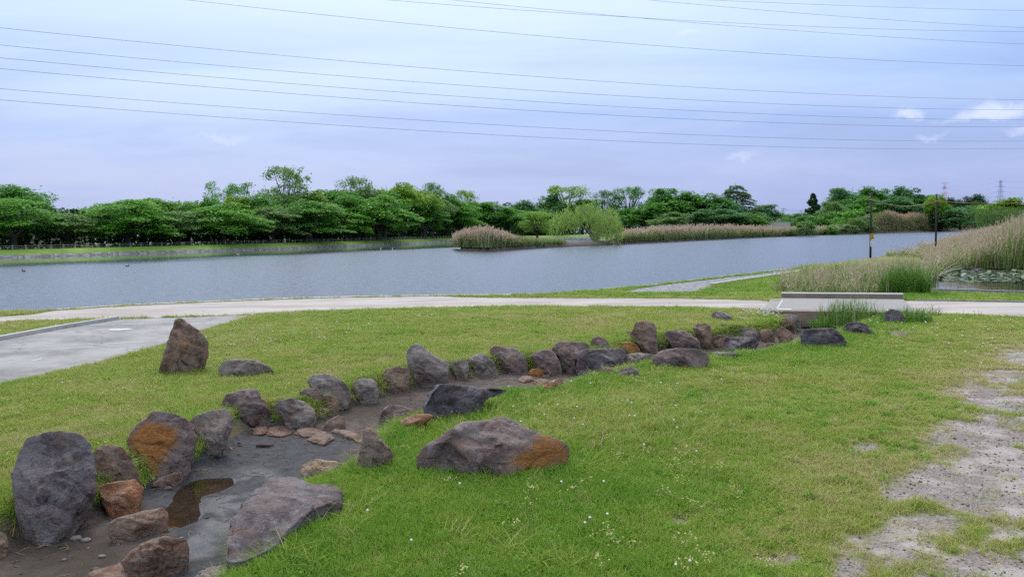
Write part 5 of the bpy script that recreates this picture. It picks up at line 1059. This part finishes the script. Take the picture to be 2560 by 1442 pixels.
M['petal'] = flatmat('petal', (.6, .59, .57), .7, .05); M['seed'] = flatmat('seedhead', (.36, .34, .13), .8, .2)
def proto(name, parts, mats):
    V, Q, T, hh, mq, mt = [], [], [], [], [], []; k = 0
    for (v, q, t, h), mi in parts:
        V.append(v); hh.append(h)
        if len(q): Q.append(np.asarray(q)+k); mq += [mi]*len(q)
        if len(t): T.append(np.asarray(t)+k); mt += [mi]*len(t)
        k += len(v)
    fs = ([np.vstack(Q)] if Q else [])+([np.vstack(T)] if T else [])
    return mesh_np(name, np.vstack(V), *fs, attrs={'h': np.concatenate(hh)}, mats=mats, smooth=False, matidx=mq+mt)
rng = np.random.RandomState(77)
LAWN = [proto('lawn', [(blades(26, .075, .075, .0058, .9, rng), 0)], (M['grass'],)) for k in range(5)]
LONG = [proto('long', [(blades(22, .22, .07, .0065, .8, rng, .45), 0)], (M['grass'],)) for k in range(4)]
def disc(c, r, n, rng, tilt=.5):
    nr = np.array([rng.normal()*tilt, rng.normal()*tilt, 1]); nr /= np.linalg.norm(nr); a = np.cross(nr, [1, .2, 0]); a /= np.linalg.norm(a); b = np.cross(nr, a); th = np.arange(n)/n*6.283
    return np.vstack([c, c+r*(np.cos(th)[:, None]*a+np.sin(th)[:, None]*b)]), [], [[0, i+1, (i+1) % n+1] for i in range(n)], np.full(n+1, .1)
def stalk(h, r, lean, rng):
    a = rng.uniform(0, 6.28); e = np.array([math.cos(a)*lean, math.sin(a)*lean, h]); s = np.array([-math.sin(a), math.cos(a), 0])*r
    return (np.array([-s, s, e+s*.6, e-s*.6]), [[0, 1, 2, 3]], [], np.array([0, 0, .6, .6])), e
CLOV = [proto('clover', [(disc(np.array([rng.normal()*.05, rng.normal()*.05, rng.uniform(.035, .075)]), .013, 5, rng), 0) for j in range(26)], (M['grass'],)) for k in range(3)]
def puff(c, r):
    V, F = ICO[3]; V = V[:]*np.array([r, r, r*.8])*(1+.15*np.sin(40*V[:, :1]))+c; return V, [], F, np.full(len(V), .5)
def flower(h, r):
    st_, e = stalk(h, .003, .02, rng); return proto('flower', [(st_, 0), (puff(e, r), 1)], (M['grass'], M['petal']))
FLOW = [flower(rng.uniform(.09,   .14), .010) for k in range(3)]
def seedhead():
    ps = []
    for j in range(9):
        st_, e = stalk(rng.uniform(.09, .19), .0025, rng.uniform(.01, .07), rng); sh = rng.normal(size=3)*np.array([.03, .03, 0]); st_ = (st_[0]+sh, *st_[1:]); ps.append((st_, 0)); e = e+sh
        for q in range(4): ps.append((disc(e+rng.normal(size=3)*np.array([.01, .01, .014]), .008, 4, rng, .9), 1))
    return proto('seedhead', ps, (M['grass'], M['seed']))
SEED = [seedhead() for k in range(3)]

def sector(r0, r1, dens, rng, half=R(43)):
    n = int(dens*half*(r1*r1-r0*r0)); r = np.sqrt(rng.uniform(r0*r0, r1*r1, n)); a = rng.uniform(-half, half, n); return r*np.sin(a), r*np.cos(a)
def turf_ok(x, y, rng, jag=.1):
    j = jag*n2d(x, y, 2.2, 41, 3); ok = sdist(x, y, LAND) < -.25
    for Pg, mg_ in ((PATH_L, .0), (PATH_R, .0), (PAD, .02), (RAMP, .0), (POND, .1)): ok &= sdist(x, y, Pg)+j > mg_
    q = np.array([a0, a1, b1, b0]); ok &= sdist(x, y, q) > .1
    return ok
rng = np.random.RandomState(3); PX, PY = [], []
for r0, r1, dn in ((2.6, 7, 820), (7, 10.5, 520), (10.5, 15, 300), (15, 24, 165), (24, 48, 55)):
    a, b = sector(r0, r1, dn, rng); PX.append(a); PY.append(b)
x, y = np.concatenate(PX), np.concatenate(PY)
cd = sdist(x, y, CH); bn = bareness(x, y)
keep = turf_ok(x, y, rng) & (cd > .13+.14*n2d(x, y, 1.7, 43, 3)) & (rng.rand(len(x)) > np.clip(.92*sstep(.05, .95, bn+.3*n2d(x, y, 9, 44, 2))+.35*sstep(.2, 1, blob(x, y, [(2350, 1200, 420, 330)])), 0, .97))
x, y, cd, bn = x[keep], y[keep], cd[keep], bn[keep]; z = H(x, y); n = len(x); dist = np.hypot(x, y)
behind = sdist(x, y, GP([(-200, 1500), (60, 1350), (620, 1080), (1100, 952), (1400, 935), (1860, 850), (2060, 785), (2105, 745), (1100, 738), (-600, 760), (-2500, 1000)], 0)) < 0
patch = n2d(x, y, .55, 51, 4); p2 = n2d(x, y, 2.3, 52, 3)
trod = blob(x, y, [(2150, 1150, 420, 330), (2450, 900, 320, 160), (1800, 950, 320, 60)])
tint = .33+.34*patch+.36*p2+rng.normal(size=n)*.11+.34*behind+.34*trod+.42*bn
tint = np.where(rng.rand(n) < .06+.10*trod, .8+.2*rng.rand(n), tint)
lush = sstep(1.5, .3, cd)*(1-.6*behind); tint = np.clip(tint-.22*lush, 0, 1)
hs = (.74+.6*n2d(x, y, 1.3, 61, 4)+.35*rng.rand(n)+.28*lush-.30*trod-.25*bn); hs = np.clip(hs, .3, 2.2)
ws = np.interp(dist, [3, 7, 12, 20, 40], [.8, .95, 1.3, 1.9, 3.2])
scatter('lawn_grass', np.c_[x, y, z-.005], np.c_[rng.normal(size=(n, 2))*.12, rng.uniform(0, 6.28, n)], np.c_[ws, ws, hs], rng.randint(0, 5, n), tint, LAWN, 'short green lawn grass with drier patches', 'grass')
# longer grass round the feet of the boulders and on the stream banks
LX_, LY_ = [], []
for rx, ry, ra, rb, rz in ROCKFOOT:
    m_ = int(14+60*ra); a = rng.uniform(0, 6.28, m_); k = rng.uniform(1.0, 1.2, m_); LX_.append(rx+np.cos(a)*ra*k); LY_.append(ry+np.sin(a)*rb*k)
a, b = sector(3, 20, 110, rng); kk = (sdist(a, b, CH) < .5) & (n2d(a, b, 1.3, 66, 2) > -.15); LX_.append(a[kk]); LY_.append(b[kk])
x, y = np.concatenate(LX_), np.concatenate(LY_); kk = turf_ok(x, y, rng) & (sdist(x, y, CH) > .05); x, y = x[kk], y[kk]; n = len(x); dist = np.hypot(x, y); s = np.interp(dist, [3, 8, 20], [.8, 1, 1.5])
scatter('tall_grass', np.c_[x, y, H(x, y)-.01], np.c_[rng.normal(size=(n, 2))*.2, rng.uniform(0, 6.28, n)], np.c_[s, s, rng.uniform(.25, .8, n)*np.interp(dist, [5, 12], [1, .62])], rng.randint(0, 4, n), np.clip(.22+.25*rng.normal(size=n)+.3*n2d(x, y, 1.1, 9, 2)+.55*(rng.rand(n) < .38)*(sdist(x, y, CH) < .35), 0, 1), LONG, 'longer grass around the stones and stream banks', 'grass')
a, b = sector(2.8, 11, 18, rng); kk = turf_ok(a, b, rng) & (sdist(a, b, CH) > .25) & (n2d(a, b, .9, 71, 2)+.35*rng.normal(size=len(a)) > .1) & (bareness(a, b) < .3); a, b = a[kk], b[kk]; n = len(a); s = np.interp(np.hypot(a, b), [3, 14], [.9, 1.5])
scatter('clover', np.c_[a, b, H(a, b)], np.c_[np.zeros((n, 2)), rng.uniform(0, 6.28, n)], np.c_[s*.75, s*.75, np.full(n, .75)], rng.randint(0, 3, n), rng.uniform(.0, .3, n), CLOV, 'clover leaves in the lawn', 'clover')
a, b = sector(3, 24, 2.2, rng); kk = turf_ok(a, b, rng) & (sdist(a, b, CH) > .25) & (n2d(a, b, .5, 73, 2) > .1) & (blob(a, b, [(2150, 1150, 380, 330)]) < .4); a, b = a[kk], b[kk]
fa = [G(u, v) for u, v in zip(rng.normal(1918, 16, 70), rng.normal(791, 6, 70))]+[G(u, v) for u, v in zip(rng.normal(1870, 10, 16), rng.normal(787, 4, 16))]
a = np.r_[a, [p[0] for p in fa]]; b = np.r_[b, [p[1] for p in fa]]; n = len(a); s = np.interp(np.hypot(a, b), [3, 22], [.8, 1.7])
scatter('white_flowers', np.c_[a, b, H(a, b)], np.c_[rng.normal(size=(n, 2))*.15, rng.uniform(0, 6.28, n)], np.c_[s, s, np.minimum(s, 1.2)], rng.randint(0, 3, n), np.full(n, .2), FLOW, 'small white flowers dotted over the lawn', 'flowers')
a, b = sector(2.8, 12, 7, rng); kk = turf_ok(a, b, rng) & (sdist(a, b, CH) > .2) & (n2d(a, b, .8, 75, 3)+.5*rng.normal(size=len(a))*.5 > .1) & (blob(a, b, [(2250, 1150, 520, 430)]) < .5); a, b = a[kk], b[kk]; n = len(a)
scatter('seed_heads', np.c_[a, b, H(a, b)], np.c_[rng.normal(size=(n, 2))*.15, rng.uniform(0, 6.28, n)], np.c_[np.ones(n)*.9, np.ones(n)*.9, rng.uniform(.45, .85, n)], rng.randint(0, 3, n), np.full(n, .6), SEED, 'pale seed heads standing in the lawn', 'grass')
ua, va = rng.normal(1450, 150, 1500), rng.normal(1045, 55, 1500); ub, vb = rng.uniform(700, 1500, 90), rng.uniform(1250, 1442, 90); q = np.array([G(u, v) for u, v in zip(np.r_[ua, ub], np.r_[va, vb])]); a, b = q[:, 0], q[:, 1]; kk = turf_ok(a, b, rng) & (sdist(a, b, CH) > .2) & (n2d(a, b, 1.1, 91, 3)+.3*rng.normal(size=len(a)) > 0); a, b = a[kk], b[kk]; n = len(a)
scatter('straw_grass', np.c_[a, b, H(a, b)], np.c_[rng.normal(size=(n, 2))*.25, rng.uniform(0, 6.28, n)], np.c_[np.ones(n), np.ones(n), rng.uniform(.3, .6, n)], rng.randint(0, 4, n), rng.uniform(.5, .95, n), LONG, 'straw-coloured taller grass in the middle of the front lawn', 'grass')
# loose gravel stones on the bare patches
V, F = ICO[3]; PEB = [mesh_np('gravel', V*np.array([1, .8, .55])*(1+.35*fbm(V*1.4+k*5, k, 2))[:, None], F, attrs={'stain': np.zeros(len(V))}, mats=(RM[('grey', 'dark', 'slate')[k]],)) for k in range(3)]
a, b = sector(3.2, 13, 420, rng); bn = bareness(a, b); kk = (bn > .25) & (rng.rand(len(a)) < bn); a, b = a[kk], b[kk]; n = len(a); s = .003+.008*rng.rand(n)**4+.008*(rng.rand(n) < .015)
scatter('gravel', np.c_[a, b, H(a, b)+s*.2], np.c_[rng.normal(size=(n, 2))*.3, rng.uniform(0, 6.28, n)], np.c_[s, s, s], rng.randint(0, 3, n), np.zeros(n), PEB, 'loose dark gravel on the bare ground', 'gravel')

# twigs, chips and crumbs of mud on the stream bed
m_chip = flatmat('mud_chip', (.045, .036, .03), .9, .4, 20); m_straw = flatmat('dead_straw', (.20, .15, .09), .9, .3, 9)
CHIP = [mesh_np('chip', V*np.array([1, .7, .35])*(1+.4*fbm(V*1.6+k*3, k+9, 2))[:, None], F, mats=((m_chip, m_chip, RM['grey'])[k],), attrs={'stain': np.zeros(len(V))}) for k in range(3)]
tw = MB().tube([(-1, 0, 0), (-.2, .12, .06), (.5, -.05, .05), (1, .1, 0)], [.05, .06, .05, .02], 4).mesh('twiglet', (m_straw,))
a, b = sector(3.5, 16, 150, rng); kk = (sdist(a, b, CH) < .12) & (sdist(a, b, PUD) > 0) & (n2d(a, b, 1.6, 83, 2)+.3*rng.normal(size=len(a)) > .05); a, b = a[kk], b[kk]; n = len(a); pk = np.where(rng.rand(n) < .3, 3, rng.randint(0, 3, n)); s = np.where(pk == 3, rng.uniform(.02, .07, n), .004+.014*rng.rand(n)**3)
scatter('stream_debris', np.c_[a, b, H(a, b)+.003], np.c_[rng.normal(size=(n, 2))*.1, rng.uniform(0, 6.28, n)], np.c_[s, s, s], pk, np.zeros(n), CHIP+[tw], 'twigs, chips and crumbs littering the stream bed', 'debris')

# ------------------------------------------------------------------ reeds
def reedstem(h, wid, lean, rng, plume=True):
    v, q, t, hh = blades(1, h, .16, wid, lean, rng, .22, 4); return v, q, t, hh
def reed_proto(nd_, ng_, wid, rng, lean=.22, gh=.55, plume=True):
    ps = []
    for k in range(nd_):
        st_ = reedstem(1.0, wid, lean, rng); ps.append((st_, 0)); tip = st_[0][-1]
        if plume and rng.rand() < .4:
            d = rng.normal(size=3)*np.array([.03, .03, 0]); s = np.array([wid*.9, 0, 0]); ps.append(((np.array([tip-np.array([0, 0, .1])-s*.3, tip-np.array([0, 0, .1])+s*.3, tip+d*.6+s, tip+d*.6-s, tip+d+np.array([0, 0, .02])]), [[0, 1, 2, 3]], [[3, 2, 4]], np.full(5, .9)), 0))
        for j in range(1):
            i = rng.randint(1, 4); b0_ = st_[0][2*i]; a = rng.uniform(0, 6.28); d = np.array([math.cos(a), math.sin(a), rng.uniform(-.3, .9)])*rng.uniform(.12, .24); s = np.cross(d, [0, 0, 1]); s = s/(np.linalg.norm(s)+1e-6)*wid*.8; ps.append(((np.array([b0_-s, b0_+s, b0_+d]), [], [[0, 1, 2]], np.full(3, .5)), 0))
    if ng_: ps.append((blades(ng_, gh, .17, wid*1.15, .35, rng, .45, 3), 1))
    return proto('reed', ps, (M['reed_dry'], M['reed_green']))
rng = np.random.RandomState(31)
RN = [reed_proto(7, 14, .017, rng, .25, .62) for k in range(4)]; RF = [reed_proto(7, 15, .05, rng, .3, .70) for k in range(4)]; RG = [reed_proto(3, 12, .016, rng, .25, .9, False) for k in range(3)]; RM_ = RN+RG[:2]
def bed_points(poly, dens, rng):
    lo, hi = poly.min(0), poly.max(0); n = int(dens*np.prod(hi-lo)); x, y = rng.uniform(lo[0], hi[0], n), rng.uniform(lo[1], hi[1], n); k = inside(x, y, poly); return x[k], y[k]
def reeds(name, x, y, z, h, wd_, protos, label, rng, tint=None):
    n = len(x); scatter(name, np.c_[x, y, z], np.c_[rng.normal(size=(n, 2))*.07, rng.uniform(0, 6.28, n)], np.c_[wd_*np.ones(n), wd_*np.ones(n), h], rng.randint(0, len(protos), n), rng.uniform(0, 1, n) if tint is None else tint, protos, label, 'reeds')
RB = GP([(1940, 729), (1950, 714), (1990, 702), (2060, 691), (2180, 681), (2300, 672), (2345, 676), (2330, 690), (2310, 704), (2285, 728), (2200, 736), (2000, 738)])
x, y = bed_points(RB, 12, rng); kk = n2d(x, y, .9, 3, 2) > -.35; x, y = x[kk], y[kk]; hh = np.interp(y, [22, 30, 45], [.74, .74, .72])*(.55+.65*rng.rand(len(x))+.12*n2d(x, y, .6, 7, 2))
reeds('reed_bed', x, y, np.full(len(x), -.12), hh, 1.15, RM_, 'dry tan reeds with green shoots behind the bridge', rng)
RC = GP([(2350, 671), (2440, 664), (2560, 664), (2900, 668), (3300, 690), (3300, 640), (2900, 600), (2640, 590), (2540, 597), (2440, 611), (2380, 622), (2300, 641)])
x, y = bed_points(RC, 12, rng); x, y = x[y < 90], y[y < 90]; uu = x/y
hh = np.interp(uu, [.52, .54, .588, .643, .70], [.7, .8, 1.4, 2.4, 2.6])*(.6+.55*rng.rand(len(x))+.25*n2d(x, y, .5, 17, 3))
reeds('reed_bed', x, y, np.full(len(x), -.15), hh, 1.7, RM_, 'tall pale reeds behind the lily pond at the right edge', rng, np.clip(.35+.4*rng.rand(len(x)), 0, 1))
# belt of reeds on along the shore towards the far right
e = resample(SHORE[18:24], 1.2); k = rng.randint(0, len(e), 900); x, y = e[k, 0]+rng.uniform(.5, 4, 900), e[k, 1]+rng.uniform(-1.5, .5, 900)
reeds('reed_bed', x, y, np.full(900, -.1), np.interp(y, [40, 60, 90, 200, 330], [.55, .7, 1.2, 2.0, 2.2])*(.75+.4*rng.rand(900)), 2.4, RN, 'narrow belt of reeds along the near shore at the right', rng)
def spit_reeds(u0, u1, n, hf, off, label, protos=RF, wd_=2.2, tint=None):
    u = rng.uniform(u0, u1, n); us = [1133, 1150, 1220, 1300, 1400, 1480, 1560, 1700, 1900, 2100, 2200, 2350, 2460]; x = np.interp(u, us, SPIT[:13, 0]); y = np.interp(u, us, SPIT[:13, 1])+rng.uniform(off[0], off[1], n); x = x*(y/np.interp(u, us, SPIT[:13, 1]))
    reeds('reed_bed', x, y, np.full(n, -.2), np.array([hf(q) for q in u])*(.62+.5*rng.rand(n)), wd_, protos, label, rng, tint)
spit_reeds(1137, 1300, 900, lambda u: np.interp(u, [1137, 1165, 1220, 1260, 1300], [2.0, 2.7, 3.05, 2.3, 1.1]), (.3, 7), 'tall tan reeds on the tip of the reed island')
spit_reeds(1270, 1412, 620, lambda u: np.interp(u, [1270, 1340, 1412], [1.9, 1.3, .9]), (.0, 6), 'low green sedge between the island reeds and the willow', RG, 2.4, rng.uniform(0, .6, 620))
spit_reeds(1555, 2130, 2300, lambda u: np.interp(u, [1555, 1640, 1720, 1800, 1900, 2000, 2130], [2.2, 2.9, 3.2, 3.2, 2.8, 2.5, 3.0]), (1.0, 12), 'long belt of pinkish-tan reeds along the far shore', RF, 3.2)
spit_reeds(1540, 2140, 1500, lambda u: 1.75, (.3, 2.2), 'green reed growth at the waterline of the far shore', RG, 3.4, rng.uniform(.1, .8, 1500))

# single clumps near the bridge
def clump_plant(u, v, wd_, h, dry, green, label, name, n=26, seed=1, dp=.6, zadd=0.0, bw=.012):
    rng = np.random.RandomState(seed); p = ground_hit(u, v); r = link(name, None, loc=p); tag(r, label, 'plant')
    V, Q, T, hh = blades(green, h, 1.0, bw, .32, rng, .35, 4); V = V*np.array([1, 1, 1]); 
    return r, p
def instancefree_clump(u, v, wd_, dp, h, ng_, nd_, label, name, seed, bw, lean=.3, tint=(.08, .2, .025), upd=None):
    rng = np.random.RandomState(seed); p = ground_hit(u, v); r = link(name, None, loc=p); tag(r, label, 'plant')
    def part(n, hh_, mat, nm, ln):
        V, Q, T, h_ = blades(n, hh_, 1.0, bw, ln, rng, .4, 4); k = np.arange(len(V))//9
        # squash the round foot to an ellipse, keep the blade's own width
        cen = np.stack([V[k*9][:, 0], V[k*9][:, 1], np.zeros(len(V))], 1); off = cen*np.array([wd_/2, dp/2, 0])-cen; V = V+off
        edge_ = np.hypot(cen[:, 0], cen[:, 1]); V[:, 2] *= 1-.35*edge_**2
        link(nm, mesh_np(nm, V, Q, T, attrs={'h': h_, 'tint': np.repeat(rng.rand(n), 9)}, mats=(mat,), smooth=False), r)
    part(ng_, h, M['clump_green'], 'green_blades', lean)
    if nd_: part(nd_, h*1.02, M['clump_dry'], 'dry_stems', lean*.5)
    return r
def clumpmat(name, a, b):
    m, nt, out = newmat(name); c = mixc(nt, attr(nt, 'tint'), a, b); d = nd(nt, 'ShaderNodeBsdfPrincipled', {'Base Color': c, 'Roughness': .5, 'Specular IOR Level': .3}); t = nd(nt, 'ShaderNodeBsdfTranslucent', {0: c})
    nt.links.new(nd(nt, 'ShaderNodeMixShader', {0: .3, 1: d.outputs[0], 2: t.outputs[0]}).outputs[0], out.inputs[0]); return m
M['clump_green'] = clumpmat('clump_green', (.055, .17, .02), (.14, .26, .035)); M['clump_dry'] = clumpmat('clump_dry', (.40, .34, .17), (.55, .46, .28))
instancefree_clump(2125, 822, 1.45, 1.1, .72, 620, 70, 'bright green reed clump growing in front of the bridge', 'green_reed_clump', 5, .014, .28)
instancefree_clump(2070, 826, .8, .6, .38, 260, 8, 'low leafy green growth at the left foot of the reed clump by the bridge', 'leafy_plant', 15, .022, .8)
instancefree_clump(2265, 805, 1.1, .8, .34, 420, 8, 'dense low green plants behind the bluish pointed boulder', 'leafy_plant', 6, .018, .6)
instancefree_clump(2320, 790, .7, .5, .36, 70, 6, 'loose arching grass at the right end of the bridge', 'arching_grass', 7, .014, .9)
instancefree_clump(2262, 733, 1.55, 1.0, .98, 1500, 60, 'dense dark green rush clump between bridge and lily pond', 'rush_clump', 8, .012, .42)
instancefree_clump(2165, 735, .45, .3, .62, 240, 20, 'small brownish-green rush tuft behind the bridge', 'rush_clump', 9, .01, .35)
rng = np.random.RandomState(5)
for k, (u0, v0, u1, v1) in enumerate(((2338, 690, 2372, 652), (2342, 692, 2398, 664), (2350, 686, 2410, 668), (2330, 690, 2352, 640), (2325, 688, 2340, 645), (2345, 690, 2388, 658), (2360, 684, 2404, 672))):
    A = G(u0, v0, -.2); B = at(u1, v1, A[1]+rng.uniform(-.3, .6))
    tag(MB().tube([A, (A+B)/2+np.array([0, 0, .06]), B], [.018, .016, .008], 5).build('broken_cane', m_twig), 'pale broken reed cane leaning over the left end of the lily pond', 'cane', 'broken canes at the lily pond')
# lily pads
m, nt, out = newmat('lily_pad'); c = mixc(nt, attr(nt, 'lv'), (.07, .12, .035), (.15, .20, .11)); c = mixc(nt, maprange(nt, attr(nt, 'lv'), .9, 1.0), c, (.30, .17, .03)); fin(nt, out, c, .35, None, 0, 0, .5)
rng = np.random.RandomState(9); mb = MB(); lv = []
PL = GP([(2345, 700), (2365, 680), (2400, 673), (2460, 668), (2560, 667), (2900, 670), (2900, 712), (2560, 706), (2450, 704), (2400, 706)], -.2); x, y = bed_points(PL, 20, rng)
for k in range(len(x)):
    r = rng.uniform(.05, .11); a0_ = rng.uniform(0, 6.28); th = a0_+np.linspace(.18, 6.1, 11); lift = .004+.003*(k % 5)+(rng.uniform(.02, .06) if rng.rand() < .10 else 0); tl = rng.normal(size=2)*(.04 if lift < .03 else .3)
    V = [(x[k], y[k], -.2+lift)]+[(x[k]+r*math.cos(t), y[k]+r*math.sin(t), -.2+max(.003, lift+r*(tl[0]*math.cos(t)+tl[1]*math.sin(t)))) for t in th]
    mb.add(V, T=[[0, j+1, j+2] for j in range(10)]); lv += [rng.rand() if lift < .03 else rng.rand()*.4]*12
tag(link('lily_pads', mb.mesh('lily_pads', (m,), False, {'lv': np.array(lv)})), 'floating lily pads covering the pond', 'lily pads', kind='stuff')

sc.render.engine = 'CYCLES'
sc.cycles.max_bounces = 4; sc.cycles.diffuse_bounces = 3; sc.cycles.glossy_bounces = 2; sc.cycles.transmission_bounces = 2; sc.cycles.use_adaptive_sampling = True; sc.cycles.adaptive_threshold = .02; sc.cycles.use_denoising = False
